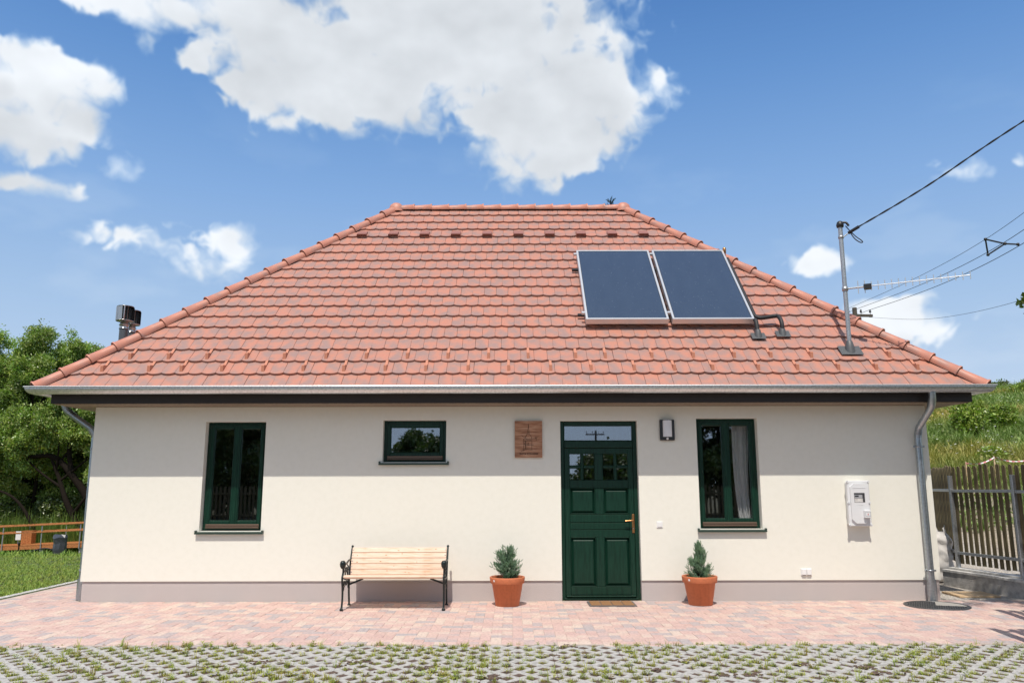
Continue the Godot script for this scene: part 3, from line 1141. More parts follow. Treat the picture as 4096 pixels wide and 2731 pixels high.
func build_windows() -> void:
	for n in 3:
		var h: Array = [HOLES[0], HOLES[1], HOLES[3]][n]
		var w := sub("window", house)
		var x0: float = h[0] + 0.001
		var x1: float = h[1] - 0.001
		var y0: float = h[2] + 0.001
		var y1: float = h[3] - 0.001
		var st := S()
		frame_bars(st, x0, x1, y0, y1, 0.05, 0.045, -0.175, -0.105)
		put("frame", fin(st), M.green_paint, w)
		var s0 := x0 + 0.043
		var s1 := x1 - 0.043
		var t0 := y0 + 0.038
		var t1 := y1 - 0.043
		var xm := (s0 + s1) / 2
		var leaves := [[s0, xm - 0.0015], [xm + 0.0015, s1]] if n != 1 else [[s0, s1]]
		for l in leaves:
			st = S()
			frame_bars(st, l[0], l[1], t0, t1, 0.046, 0.088, -0.165, -0.088)
			# glazing bead
			frame_bars(st, l[0] + 0.044, l[1] - 0.044, t0 + 0.086, t1 - 0.044, 0.009, 0.009, -0.14, -0.100, 0.003)
			put("sash", fin(st), M.green_paint, w)
			pane(w, l[0] + 0.046, l[1] - 0.046, t0 + 0.088, t1 - 0.046, -0.118)
		if n != 1:
			put("mullion", bar(Vector3(xm - 0.024, t0 + 0.02, -0.09), Vector3(xm + 0.024, t1 - 0.005, -0.078), 0.005), M.green_paint, w)
		st = S()
		cbox(st, Vector3(s0 + 0.006, t0 + 0.012, -0.088), Vector3(s1 - 0.006, t0 + 0.046, -0.072), 0.004)
		cbox(st, Vector3(s0 + 0.006, t0 - 0.006, -0.088), Vector3(s1 - 0.006, t0 + 0.008, -0.060), 0.003)
		put("drip_rail", fin(st), M.bronze, w)
		# folded metal sill
		st = S()
		var e := 0.042
		var a: float = h[0] - e
		var b: float = h[1] + e
		var ty: float = h[2] + 0.004
		poly(st, [Vector3(h[0], ty, -0.105), Vector3(h[1], ty, -0.105), Vector3(h[1], ty - 0.012, 0.0), Vector3(h[0], ty - 0.012, 0.0)], Vector3.UP)
		prism(st, [Vector2(0.0, ty - 0.012), Vector2(0.05, ty - 0.018), Vector2(0.05, ty - 0.042), Vector2(0.0, ty - 0.040)], a, b, Transform3D(Basis(Vector3(0, 0, 1), Vector3(0, 1, 0), Vector3(1, 0, 0)), Vector3(0, 0, 0.001)))
		for x in [a, b - 0.02]:
			cbox(st, Vector3(x, ty - 0.014, 0.001), Vector3(x + 0.02, ty + 0.006, 0.052), 0.003)
		put("sill", fin(st), M.sill_metal, w)
		if n == 2:
			# drawn-back curtain at the right leaf
			st = S(true)
			var cols := 44
			for k in cols:
				for r in 10:
					var q := []
					for v in [[0, 0], [1, 0], [1, 1], [0, 1]]:
						var u := float(k + v[0]) / cols
						var y := float(r + v[1]) / 10.0
						var yy := 0.97 + y * 1.36
						var wd := 0.17 + 0.07 * y
						q.append(Vector3(3.235 - wd * (1.0 - u) - 0.02 * sin(y * 4.0), yy, -0.26 + 0.022 * sin(u * 30.0 + y * 1.5) + 0.01 * sin(u * 13.0)))
					poly(st, q, Vector3(0, 0, 1))
			put("curtain", fin(st), M.curtain, w)

func build_door() -> void:
	var d := sub("door", house)
	var h: Array = HOLES[2]
	var x0: float = h[0] + 0.001
	var x1: float = h[1] - 0.001
	var st := S()
	cbox(st, Vector3(x0, 0.0, -0.19), Vector3(x0 + 0.052, h[3] - 0.001, -0.095), 0.006)
	cbox(st, Vector3(x1 - 0.052, 0.0, -0.19), Vector3(x1, h[3] - 0.001, -0.095), 0.006)
	cbox(st, Vector3(x0 + 0.052, h[3] - 0.056, -0.19), Vector3(x1 - 0.052, h[3] - 0.001, -0.096), 0.006)
	put("frame", fin(st), M.green_paint, d)
	put("transom_bar", bar(Vector3(x0 + 0.052, 1.968, -0.185), Vector3(x1 - 0.052, 2.062, -0.090), 0.008), M.green_paint, d)
	st = S()
	frame_bars(st, x0 + 0.052, x1 - 0.052, 2.062, h[3] - 0.056, 0.010, 0.008, -0.15, -0.10, 0.003)
	put("bead", fin(st), M.green_paint, d)
	pane(d, x0 + 0.058, x1 - 0.058, 2.066, h[3] - 0.06, -0.118)
	# leaf
	var l0 := x0 + 0.056
	var l1 := x1 - 0.056
	var f := -0.100
	var g := -0.155
	var xa := l0 + 0.066
	var xb := l1 - 0.066
	var xm := (xa + xb) / 2
	for e in [[l0, xa], [xb, l1]]:
		put("stile", bar(Vector3(e[0], 0.034, g), Vector3(e[1], 1.962, f), 0.004), M.green_paint, d)
	for e in [[1.89, 1.962], [1.436, 1.538], [0.796, 0.892], [0.062, 0.166]]:
		put("rail", bar(Vector3(xa, e[0], g), Vector3(xb, e[1], f - 0.001), 0.004), M.green_paint, d)
	for e in [[1.538, 1.89], [1.094, 1.436], [0.166, 0.796]]:
		put("middle_stile", bar(Vector3(xm - 0.053, e[0], g), Vector3(xm + 0.053, e[1], f - 0.0005), 0.004), M.green_paint, d)
	for e in [[0.895, 0.979], [0.985, 1.09]]:
		put("board", bar(Vector3(xa, e[0], g), Vector3(xb, e[1], f + 0.002), 0.006), M.green_paint, d)
	for s in 2:
		var a := xa if s == 0 else xm + 0.053
		var b := xm - 0.053 if s == 0 else xb
		# four small panes with their bars
		st = S()
		var c := (a + b) / 2
		cbox(st, Vector3(c - 0.016, 1.538, -0.145), Vector3(c + 0.016, 1.89, -0.104), 0.006)
		cbox(st, Vector3(a, 1.70, -0.145), Vector3(c - 0.016, 1.731, -0.105), 0.006)
		cbox(st, Vector3(c + 0.016, 1.70, -0.145), Vector3(b, 1.731, -0.105), 0.006)
		put("glazing_bar", fin(st), M.green_paint, d)
		for u in [[a, c - 0.016], [c + 0.016, b]]:
			for v in [[1.538, 1.70], [1.731, 1.89]]:
				st = S()
				frame_bars(st, u[0], u[1], v[0], v[1], 0.006, 0.006, -0.14, -0.112, 0.002)
				put("bead", fin(st), M.green_paint, d)
				pane(d, u[0] + 0.003, u[1] - 0.003, v[0] + 0.003, v[1] - 0.003, -0.122)
		# fielded panels
		for v in [[1.094, 1.436], [0.166, 0.796]]:
			st = S()
			var i := 0.012
			var r := 0.042
			var zf := -0.108
			var zb := -0.136
			var P := func(k: float, z: float) -> Array:
				return [Vector3(a + k, v[0] + k, z), Vector3(b - k, v[0] + k, z), Vector3(b - k, v[1] - k, z), Vector3(a + k, v[1] - k, z)]
			var o0: Array = P.call(0.0, zb)
			var o1: Array = P.call(i, zb)
			var o2: Array = P.call(r, zf)
			var o3: Array = P.call(r + 0.003, zf + 0.002)
			for k in 4:
				var k2 := (k + 1) % 4
				poly(st, [o0[k], o0[k2], o1[k2], o1[k]], Vector3(0, 0, 1))
				poly(st, [o1[k], o1[k2], o2[k2], o2[k]], Vector3(0, 0, 1))
				poly(st, [o2[k], o2[k2], o3[k2], o3[k]], Vector3(0, 0, 1))
			poly(st, o3, Vector3(0, 0, 1))
			# moulding round the panel
			frame_bars(st, a, b, v[0], v[1], 0.011, 0.011, -0.135, -0.097, 0.005)
			put("panel", fin(st), M.green_paint, d)
	put("weather_bar", bar(Vector3(l0 + 0.004, 0.038, -0.101), Vector3(l1 - 0.004, 0.058, -0.066), 0.007), M.green_paint, d)
	put("threshold", bar(Vector3(x0 + 0.03, 0.001, -0.2), Vector3(x1 - 0.03, 0.030, -0.080), 0.006), M.green_paint, d)
	# brass handle
	st = S(true)
	var hx := 1.606
	st.set_smooth_group(-1)
	cbox(st, Vector3(hx - 0.017, 0.85, -0.1005), Vector3(hx + 0.017, 1.094, -0.090), 0.006)
	st.set_smooth_group(0)
	tube(st, curve([Vector3(hx, 1.015, -0.092), Vector3(hx, 1.015, -0.05), Vector3(hx - 0.02, 1.014, -0.040), Vector3(hx - 0.07, 1.010, -0.040), Vector3(hx - 0.115, 1.008, -0.044)], 5), 0.0095, 10)
	put("handle", fin(st), M.brass, d)
	st = S(true)
	lathe(st, [[0.0085, 0.0], [0.0085, 0.006], [0.0, 0.006]], 12, Vector3(hx, 0.908, -0.091), Basis(Vector3(1, 0, 0), PI / 2))
	put("lock_cylinder", fin(st), M.stainless, d)

func gutter_ring(st: SurfaceTool, prof: Array, c: Array) -> void:
	# sweep of [offset outwards, y] round the four eaves; c: x0, x1, z0 (back), z1 (front)
	var corner := func(k: int, d: float, y: float) -> Vector3:
		var x: float = c[0] - d if k == 0 or k == 3 else c[1] + d
		var z: float = c[3] + d if k < 2 else c[2] - d
		return Vector3(x, y, z)
	for i in prof.size() - 1:
		for k in 4:
			var k2 := (k + 1) % 4
			var q := [corner.call(k, prof[i][0], prof[i][1]), corner.call(k2, prof[i][0], prof[i][1]), corner.call(k2, prof[i + 1][0], prof[i + 1][1]), corner.call(k, prof[i + 1][0], prof[i + 1][1])]
			var out: Vector3 = [Vector3(0, 0, 1), Vector3(1, 0, 0), Vector3(0, 0, -1), Vector3(-1, 0, 0)][k]
			st.set_smooth_group(k + 1)
			poly(st, q, out * (prof[i][0] + prof[i + 1][0]) * 0.5 + Vector3(0, (prof[i][1] + prof[i + 1][1]) * 0.5 - 2.715, 0))

func build_eaves() -> void:
	# gutter all round
	var g := sub("gutter", house)
	var prof := []
	var cy := 2.715
	for k in 15:
		var t := PI + PI * k / 14.0
		prof.append([cos(t) * 0.08, cy + sin(t) * 0.08])
	# rolled front bead
	for k in 9:
		var t := PI + 0.4 - TAU * k / 9.0
		prof.append([0.085 + cos(t) * 0.009, cy + 0.010 + sin(t) * 0.009])
	var st := S(true)
	gutter_ring(st, prof, [-6.155, 6.11, -7.06, 0.54])
	put("trough", fin(st), M.zinc, g)
	st = S(true)
	var wrap := func(x: float) -> void:
		for k in 12:
			var t0 := PI * 0.98 + PI * k / 12.0
			var t1 := PI * 0.98 + PI * (k + 1) / 12.0
			var r := 0.089
			var a := Vector3(0, cy + sin(t0) * r, 0.54 + cos(t0) * r)
			var b := Vector3(0, cy + sin(t1) * r, 0.54 + cos(t1) * r)
			poly(st, [a + Vector3(x - 0.017, 0, 0), a + Vector3(x + 0.017, 0, 0), b + Vector3(x + 0.017, 0, 0), b + Vector3(x - 0.017, 0, 0)], (a + b) / 2 - Vector3(0, cy, 0.54))
		cbox(st, Vector3(x - 0.017, cy - 0.02, 0.624), Vector3(x + 0.017, cy + 0.024, 0.642), 0.003)
	for x in [-4.573, -3.738, -2.941, -2.206, -1.332, -0.424, 0.478, 1.235, 2.053, 2.771, 3.645, 4.436, 5.226, -5.42]:
		st = S(true)
		wrap.call(x)
		put("bracket", fin(st), M.zinc_strap, g)
	# brown fascia boards and pine soffit
	for a in [[Vector3(-6.0, 2.528, 0.392), Vector3(5.985, 2.668, 0.412)], [Vector3(-6.0, 2.528, -6.912), Vector3(5.985, 2.668, -6.892)], [Vector3(-6.0, 2.529, -6.892), Vector3(-5.98, 2.667, 0.392)], [Vector3(5.965, 2.529, -6.892), Vector3(5.985, 2.667, 0.392)]]:
		put("fascia", bar(a[0], a[1], 0.003), M.fascia_brown, house)
	for k in 4:
		var z := 0.003 + k * 0.0965
		put("soffit_board", bar(Vector3(-5.975, 2.522, z), Vector3(5.96, 2.540, z + 0.0935), 0.003), M.soffit_board, house)
		put("soffit_board", bar(Vector3(-5.975, 2.522, ZB - z - 0.0935), Vector3(5.96, 2.540, ZB - z), 0.003), M.soffit_board, house)
	for k in 3:
		var e := 0.003 + k * 0.117
		put("soffit_board", bar(Vector3(XL - e - 0.114, 2.5215, ZB), Vector3(XL - e, 2.540, -0.0005), 0.003), M.soffit_board, house)
		put("soffit_board", bar(Vector3(XR + e, 2.5215, ZB), Vector3(XR + e + 0.114, 2.540, -0.0005), 0.003), M.soffit_board, house)
	# downpipes
	var d := sub("downpipe", house)
	downpipe(d, [Vector3(5.402, 2.65, 0.54), Vector3(5.402, 2.56, 0.535)], [Vector3(5.405, 2.44, 0.46), Vector3(5.408, 2.22, 0.12)], [Vector3(5.405, 2.10, 0.072), Vector3(5.405, 0.25, 0.072)], Vector3(0, 0, -1), 0.43)
	d = sub("downpipe", house)
	downpipe(d, [Vector3(-6.155, 2.65, -0.19), Vector3(-6.15, 2.56, -0.19)], [Vector3(-6.07, 2.455, -0.19), Vector3(-5.76, 2.245, -0.19)], [Vector3(-5.695, 2.14, -0.19), Vector3(-5.695, 0.25, -0.19)], Vector3(1, 0, 0), 0.43)

func downpipe(d: Node3D, a: Array, b: Array, c: Array, toward: Vector3, _k: float) -> void:
	var st := S(true)
	var path := [a[0], a[1]]
	path.append_array(curve([a[1], (a[1] + b[0]) * 0.5 + Vector3(0, -0.012, 0) - toward * 0.012, b[0]], 5).slice(1))
	path.append(b[1])
	path.append_array(curve([b[1], (b[1] + c[0]) * 0.5 - Vector3(0, 0.02, 0) + toward * 0.02, c[0]], 5).slice(1))
	path.append(c[1])
	tube(st, path, 0.044, 20)
	put("pipe", fin(st), M.zinc_pipe, d)
	st = S(true)
	tube(st, [Vector3(c[1].x, 0.27, c[1].z), Vector3(c[1].x, 0.0, c[1].z)], 0.058, 20)
	put("sleeve", fin(st), M.zinc_pipe, d)
	# crimped elbows
	st = S(true)
	for e in [[a[1], b[0]], [b[1], c[0]]]:
		for k in 6:
			var p: Vector3 = e[0].lerp(e[1], (k + 0.2) / 6.0)
			var q: Vector3 = e[0].lerp(e[1], (k + 0.8) / 6.0)
			tube(st, [p, (p + q) / 2, q], [0.044, 0.050, 0.044], 20, false)
	put("elbow", fin(st), M.zinc_pipe, d)
	for y in [1.97, 0.38]:
		st = S(true)
		var p := Vector3(c[1].x, y, c[1].z)
		lathe(st, [[0.044, -0.012], [0.051, -0.012], [0.051, 0.012], [0.044, 0.012]], 20, p)
		st.set_smooth_group(-1)
		var sd := Vector3(toward.z, 0, toward.x).abs()
		for s in [-1, 1]:
			var e: Vector3 = p + sd * s * 0.058
			cbox(st, e - Vector3(0.014, 0.012, 0.014), e + Vector3(0.014, 0.012, 0.014), 0.003)
		var n0 := p + toward * 0.046
		var n1 := p + toward * 0.064
		cbox(st, n0.min(n1) - Vector3(0.007, 0.007, 0.007), n0.max(n1) + Vector3(0.007, 0.007, 0.007), 0.002)
		put("clip", fin(st), M.zinc_pipe, d)

# ------------------------------------------------------------------ roof
const EY := 2.734
const EZ := 0.512
const CR := 0.281
const RL := -6.15
const RR := 6.11
const AL := -2.13
const AR := 2.06
const RUN := 3.775
var roof: Node3D
const TW := 0.18

func front(x: float, v: float, n := 0.0) -> Vector3:
	# a point over the front slope: x, metres up the slope, metres off it
	return Vector3(x, EY + (v + n) * 0.70711, EZ + (n - v) * 0.70711)

func front_basis() -> Basis:
	return Basis(Vector3(1, 0, 0), Vector3(0, 0.70711, -0.70711), Vector3(0, 0.70711, 0.70711))

func clip(p: Array, a: float, b: float, keep_right: bool) -> Array:
	# keep the side of the line u = a + b v
	var out := []
	var s := 1.0 if keep_right else -1.0
	for i in p.size():
		var q: Vector2 = p[i]
		var r: Vector2 = p[(i + 1) % p.size()]
		var dq := s * (q.x - a - b * q.y)
		var dr := s * (r.x - a - b * r.y)
		if dq >= 0: out.append(q)
		if dq * dr < 0: out.append(q.lerp(r, dq / (dq - dr)))
	return out

func tile_into(st: SurfaceTool, p: Array, c: float, xf: Transform3D, uv0: Vector2) -> void:
	# p: outline in (u, v); the surface falls a little up the slope so that the next course lies on it
	var cen := Vector2()
	for q in p: cen += q
	cen /= p.size()
	var t := 0.027
	var T := func(q: Vector2, down: float) -> Vector3:
		return xf * Vector3(q.x, q.y, -q.y / c * 0.029 - down)
	var sv := func(q: Vector2, pos: Vector3) -> void:
		st.set_uv(uv0 + q * 0.42)
		st.add_vertex(pos)
	for i in range(1, p.size() - 1):
		# outline runs anticlockwise seen from above; front faces run clockwise
		sv.call(p[0], T.call(p[0], 0.0))
		sv.call(p[i + 1], T.call(p[i + 1], 0.0))
		sv.call(p[i], T.call(p[i], 0.0))
	for i in p.size():
		var a: Vector2 = p[i]
		var b: Vector2 = p[(i + 1) % p.size()]
		if a.y > c + 0.02 and b.y > c + 0.02: continue
		var q := [a, b, b, a]
		var z := [T.call(a, 0.0), T.call(b, 0.0), T.call(b, t), T.call(a, t)]
		for k in [0, 1, 2, 0, 2, 3]:
			sv.call(q[k], z[k])

func tile_outline() -> Array:
	var p := []
	var h := TW / 2 - 0.0018
	for k in 9:
		var x := -h + 2 * h * k / 8.0
		p.append(Vector2(x, 0.027 * (x * x) / (h * h)))
	p.append(Vector2(h, CR + 0.035))
	p.append(Vector2(-h, CR + 0.035))
	return p

func slope(origin: Vector3, u: Vector3, v: Vector3, c: float, rows: int, bounds: Array, phase: float, singles: int) -> void:
	# bounds: left u at eave, left u at top, right u at eave, right u at top
	var n := u.cross(v)
	var len := rows * c
	var bl: float = (bounds[1] - bounds[0]) / len
	var br: float = (bounds[3] - bounds[2]) / len
	var rest := S()
	var outline := tile_outline()
	var variants := []
	if singles:
		for k in 24:
			var st := S()
			tile_into(st, outline, c, Transform3D(), Vector2(rng.randf(), rng.randf()))
			variants.append(fin(st))
	var made := 0
	for r in rows:
		var v0 := r * c
		var ph := phase + (TW / 2 if r % 2 else 0.0)
		var k0 := int(floor((bounds[0] - ph) / TW)) - 1
		var k1 := int(ceil((bounds[2] - ph) / TW)) + 1
		for k in range(k0, k1):
			var uc := ph + (k + 0.5) * TW
			var top_cut := r == rows - 1
			var p := outline
			var la: float = bounds[0] + bl * v0 - uc + 0.006
			var ra: float = bounds[2] + br * v0 - uc - 0.006
			var cut := la > -TW / 2 - maxf(bl, 0.0) * 0.0 or la + bl * (c + 0.04) > -TW / 2 or ra < TW / 2 or ra + br * (c + 0.04) < TW / 2
			if cut:
				p = clip(clip(outline, la, bl, true), ra, br, false)
				if p.size() < 3: continue
				var area := 0.0
				for i in p.size():
					area += p[i].cross(p[(i + 1) % p.size()])
				if area * 0.5 < 0.0012: continue
			var at := origin + u * uc + v * v0 + n * rnd(-0.002, 0.002)
			var xf := Transform3D(Basis(u, v, n) * Basis(Vector3(0, 0, 1), rnd(-0.008, 0.008)), at + v * rnd(-0.003, 0.003))
			if made < singles and not top_cut:
				made += 1
				if cut:
					var st := S()
					tile_into(st, p, c, Transform3D(), Vector2(rng.randf(), rng.randf()))
					put("roof_tile", fin(st), M.clay_tile, roof, xf)
				else:
					put("roof_tile", variants[rng.randi() % 24], M.clay_tile, roof, xf)
			else:
				tile_into(rest, p, c, xf, Vector2(rng.randf() * 4.0, rng.randf() * 4.0))
	var o := put("further_roof_tiles", fin(rest), M.clay_tile, roof)
	o.set_meta("kind", "stuff")

func cap_mesh(len: float, r0: float, r1: float) -> ArrayMesh:
	# half-round cap along +z, its wide lower end at z = 0
	var st := S(true)
	var arc := 12
	var prof := [[0.0, r0 + 0.010], [0.022, r0 + 0.011], [0.030, r0], [len * 0.5, (r0 + r1) / 2], [len, r1]]
	var P := func(i: int, k: int, inner: float) -> Vector3:
		var t := -0.12 * PI + 1.24 * PI * k / arc
		var r: float = prof[i][1] - inner
		return Vector3(cos(t) * r, sin(t) * r, prof[i][0])
	for k in arc:
		for i in prof.size() - 1:
			var q := [P.call(i, k, 0.0), P.call(i, k + 1, 0.0), P.call(i + 1, k + 1, 0.0), P.call(i + 1, k, 0.0)]
			poly(st, q, Vector3(q[0].x + q[2].x, q[0].y + q[2].y, 0))
		st.set_smooth_group(-1)
		var e := [P.call(0, k, 0.0), P.call(0, k + 1, 0.0), P.call(0, k + 1, 0.016), P.call(0, k, 0.016)]
		poly(st, e, Vector3(0, 0, -1))
		st.set_smooth_group(0)
	return fin(st)

func caps_along(a: Vector3, b: Vector3, step: float, up: Vector3, r := 0.084, called := "hip_tile") -> void:
	var d := (b - a).normalized()
	up = (up - d * up.dot(d)).normalized()
	var n := int(round(a.distance_to(b) / step))
	step = a.distance_to(b) / n
	var m := cap_mesh(step + 0.05, r, r - 0.016)
	for k in n:
		var z := d.rotated(up.cross(d).normalized(), -0.0)
		var bs := Basis(up.cross(z).normalized(), up, z)
		var xf := Transform3D(bs * Basis(Vector3(0, 0, 1), rnd(-0.02, 0.02)) * Basis(Vector3(1, 0, 0), 0.024), a + d * step * k + up * (-0.024 + rnd(-0.002, 0.002)))
		put(called, m, M.clay_cap, roof, xf)

func build_roof() -> void:
	rng.seed = 909
	roof = sub("roof", house)
	var len := 19 * CR
	var top_y := EY + len * 0.70711
	var rz := EZ - len * 0.70711
	var bz := rz - (EZ - rz)
	# boarding under the tiles
	var st := S()
	var dn := Vector3(0, -0.062, 0)
	var A := Vector3(RL + 0.03, EY, EZ - 0.02) + dn
	var B := Vector3(RR - 0.03, EY, EZ - 0.02) + dn
	var C := Vector3(RR - 0.03, EY, bz + 0.02) + dn
	var D := Vector3(RL + 0.03, EY, bz + 0.02) + dn
	var P := Vector3(AL, top_y, rz) + dn
	var Q := Vector3(AR, top_y, rz) + dn
	poly(st, [A, B, Q, P], Vector3(0, 1, 1))
	poly(st, [D, C, Q, P], Vector3(0, 1, -1))
	poly(st, [A, D, P], Vector3(-1, 1, 0))
	poly(st, [B, C, Q], Vector3(1, 1, 0))
	poly(st, [A, B, C, D], Vector3(0, -1, 0))
	put("boarding", fin(st), M.underlay, roof)
	slope(Vector3(0, EY, EZ), Vector3(1, 0, 0), Vector3(0, 0.70711, -0.70711), CR, 19, [RL, AL, RR, AR], 0.12, 300)
	slope(Vector3(0, EY, bz), Vector3(-1, 0, 0), Vector3(0, 0.70711, 0.70711), CR, 19, [-RR, -AR, -RL, -AL], 0.05, 0)
	var rise := top_y - EY
	var vl := Vector3(AL - RL, rise, 0)
	slope(Vector3(RL, EY, 0), Vector3(0, 0, 1), vl.normalized(), vl.length() / 19.0, 19, [bz, rz, EZ, rz], 0.03, 0)
	var vr := Vector3(AR - RR, rise, 0)
	slope(Vector3(RR, EY, 0), Vector3(0, 0, -1), vr.normalized(), vr.length() / 19.0, 19, [-EZ, -rz, -bz, -rz], 0.07, 0)
	# caps
	var up := Vector3(0, 1, 0)
	var R0 := Vector3(AL, top_y + 0.012, rz)
	var R1 := Vector3(AR, top_y + 0.012, rz)
	caps_along(Vector3(RL - 0.03, EY + 0.0, EZ + 0.02), R0, 0.37, Vector3(-0.5, 1, 0.5))
	caps_along(Vector3(RR + 0.03, EY + 0.0, EZ + 0.02), R1, 0.37, Vector3(0.5, 1, 0.5))
	caps_along(Vector3(RL, EY, bz), R0, 0.37, Vector3(-0.5, 1, -0.5))
	caps_along(Vector3(RR, EY, bz), R1, 0.37, Vector3(0.5, 1, -0.5))
	caps_along(R1 + Vector3(-0.02, 0.0, 0), R0 + Vector3(0.02, 0.0, 0), 0.332, up, 0.080, "ridge_tile")
	# three-way caps at the ends of the ridge
	for s in 2:
		st = S(true)
		lathe(st, [[0.115, -0.085], [0.110, -0.02], [0.092, 0.04], [0.055, 0.078], [0.0, 0.094]], 16)
		var o := put("apex_tile", fin(st), M.clay_cap, roof)
		o.position = (R0 if s == 0 else R1) + Vector3(0.0, -0.004, 0)
		o.scale = Vector3(1.25, 1, 1)
	# vent tiles in the sixteenth course
	st = S()
	var hw := 0.083
	var vv := [[Vector3(-hw, 0.0, 0.034), Vector3(-hw * 0.9, 0.0, 0.050), Vector3(hw * 0.9, 0.0, 0.050), Vector3(hw, 0.0, 0.034)], [Vector3(-hw, 0.2, -0.004), Vector3(-hw * 0.9, 0.2, 0.0), Vector3(hw * 0.9, 0.2, 0.0), Vector3(hw, 0.2, -0.004)]]
	for k in 3:
		poly(st, [vv[0][k], vv[0][k + 1], vv[1][k + 1], vv[1][k]], Vector3(k - 1.0, 0.2, 1))
	poly(st, [vv[0][0], vv[1][0], Vector3(-hw, 0.2, -0.02), Vector3(-hw, 0.0, -0.004)], Vector3(-1, 0, 0))
	poly(st, [vv[0][3], vv[1][3], Vector3(hw, 0.2, -0.02), Vector3(hw, 0.0, -0.004)], Vector3(1, 0, 0))
	poly(st, [vv[0][0], vv[0][1], vv[0][2], vv[0][3], Vector3(hw, 0.006, 0.022), Vector3(-hw, 0.006, 0.022)], Vector3(0, -1, 0))
	for k in 8:
		var x := -hw + 0.01 + k * 0.0207
		box(st, Vector3(x, 0.012, -0.004), Vector3(x + 0.006, 0.02, 0.024))
	box(st, Vector3(-hw, 0.03, -0.01), Vector3(hw, 0.035, 0.028))
	var vent := fin(st)
	for k in 10:
		put("vent_tile", vent, M.clay_vent, roof, Transform3D(front_basis(), front(-2.598 + 0.5426 * k, 15 * CR - 0.012, 0.002)))
	# snow stops on the second and third courses
	st = S()
	cbox(st, Vector3(-0.018, 0.09, -0.012), Vector3(0.018, 0.262, -0.002), 0.002)
	# an upright front face, sloping back to the strap
	var sx := Transform3D(Basis(Vector3(0, 1, 0), Vector3(0, 0, 1), Vector3(1, 0, 0)), Vector3(0, 0.0, 0.0))
	prism(st, [Vector2(0.0, -0.008), Vector2(0.062, 0.054), Vector2(0.072, 0.054), Vector2(0.15, -0.008)], -0.019, 0.019, sx)
	for x in [-0.0190, -0.0055, 0.008]:
		prism(st, [Vector2(-0.004, -0.006), Vector2(0.002, -0.006), Vector2(0.062, 0.054), Vector2(0.057, 0.055)], x, x + 0.011, sx)
	var stop := fin(st)
	for x in [-5.451, -4.829, -4.399, -3.859, -3.313, -2.779, -2.239, -1.688, -1.149, -0.586, -0.047, 0.515, 1.054, 1.627, 2.16, 2.669, 3.277, 3.797, 4.341, 4.844, 5.393]:
		put("snow_stop", stop, M.clay_stop, roof, Transform3D(front_basis(), front(x, CR + 0.05, -0.003)))
	for x in [-5.191, -4.668, -4.145, -3.61, -3.093, -2.529, -1.982, -1.424, -0.872, -0.321, 0.219, 0.865, 1.268, 1.902, 2.465, 3.022, 3.519, 4.07, 5.129]:
		put("snow_stop", stop, M.clay_stop, roof, Transform3D(front_basis(), front(x, 2 * CR + 0.05, -0.003)))
	# two flues on the left slope
	for f in [[Vector3(-5.77, 0, -0.86), 4.11], [Vector3(-5.925, 0, -1.40), 4.165]]:
		var p: Vector3 = f[0]
		var y: float = f[1]
		var fl := sub("flue", house, Vector3(p.x, 0, p.z))
		st = S(true)
		lathe(st, [[0.062, 2.9], [0.062, y - 0.34]], 20)
		put("flue_pipe", fin(st), M.flue_pipe, fl)
		st = S(true)
		lathe(st, [[0.062, y - 0.345], [0.070, y - 0.345], [0.070, y - 0.335], [0.064, y - 0.33], [0.064, y - 0.29], [0.072, y - 0.285], [0.072, y - 0.275], [0.060, y - 0.27], [0.060, y - 0.20]], 20)
		put("collar", fin(st), M.stainless, fl)
		# cowl of curved vanes between two discs
		st = S(true)
		lathe(st, [[0.0, y - 0.232], [0.120, y - 0.226], [0.124, y - 0.220], [0.120, y - 0.214], [0.0, y - 0.214]], 28)
		lathe(st, [[0.112, y - 0.012], [0.120, y - 0.006], [0.116, y], [0.06, y + 0.010], [0.0, y + 0.012]], 28)
		lathe(st, [[0.0, y - 0.014], [0.112, y - 0.012]], 28)
		put("cowl_disc", fin(st), M.stainless, fl)
		st = S(true)
		lathe(st, [[0.076, y - 0.215], [0.076, y - 0.012]], 20)
		put("cowl_core", fin(st), M.flue_pipe, fl)
		for k in 14:
			st = S(true)
			var t := TAU * k / 14.0
			for i in 3:
				var q := []
				for e in [[i, 0], [i + 1, 0], [i + 1, 1], [i, 1]]:
					var a: float = t + e[0] * 0.13
					var r: float = 0.088 + 0.012 * e[0]
					q.append(Vector3(cos(a) * r, y - 0.216 if e[1] == 0 else y - 0.010, sin(a) * r))
				poly(st, q, q[0] - Vector3(0, q[0].y, 0))
			put("vane", fin(st), M.stainless, fl)
		st = S(true)
		lathe(st, [[0.16, 2.86], [0.15, 2.98], [0.075, 3.16], [0.064, 3.24]], 20)
		put("flashing", fin(st), M.lead_flashing, fl)

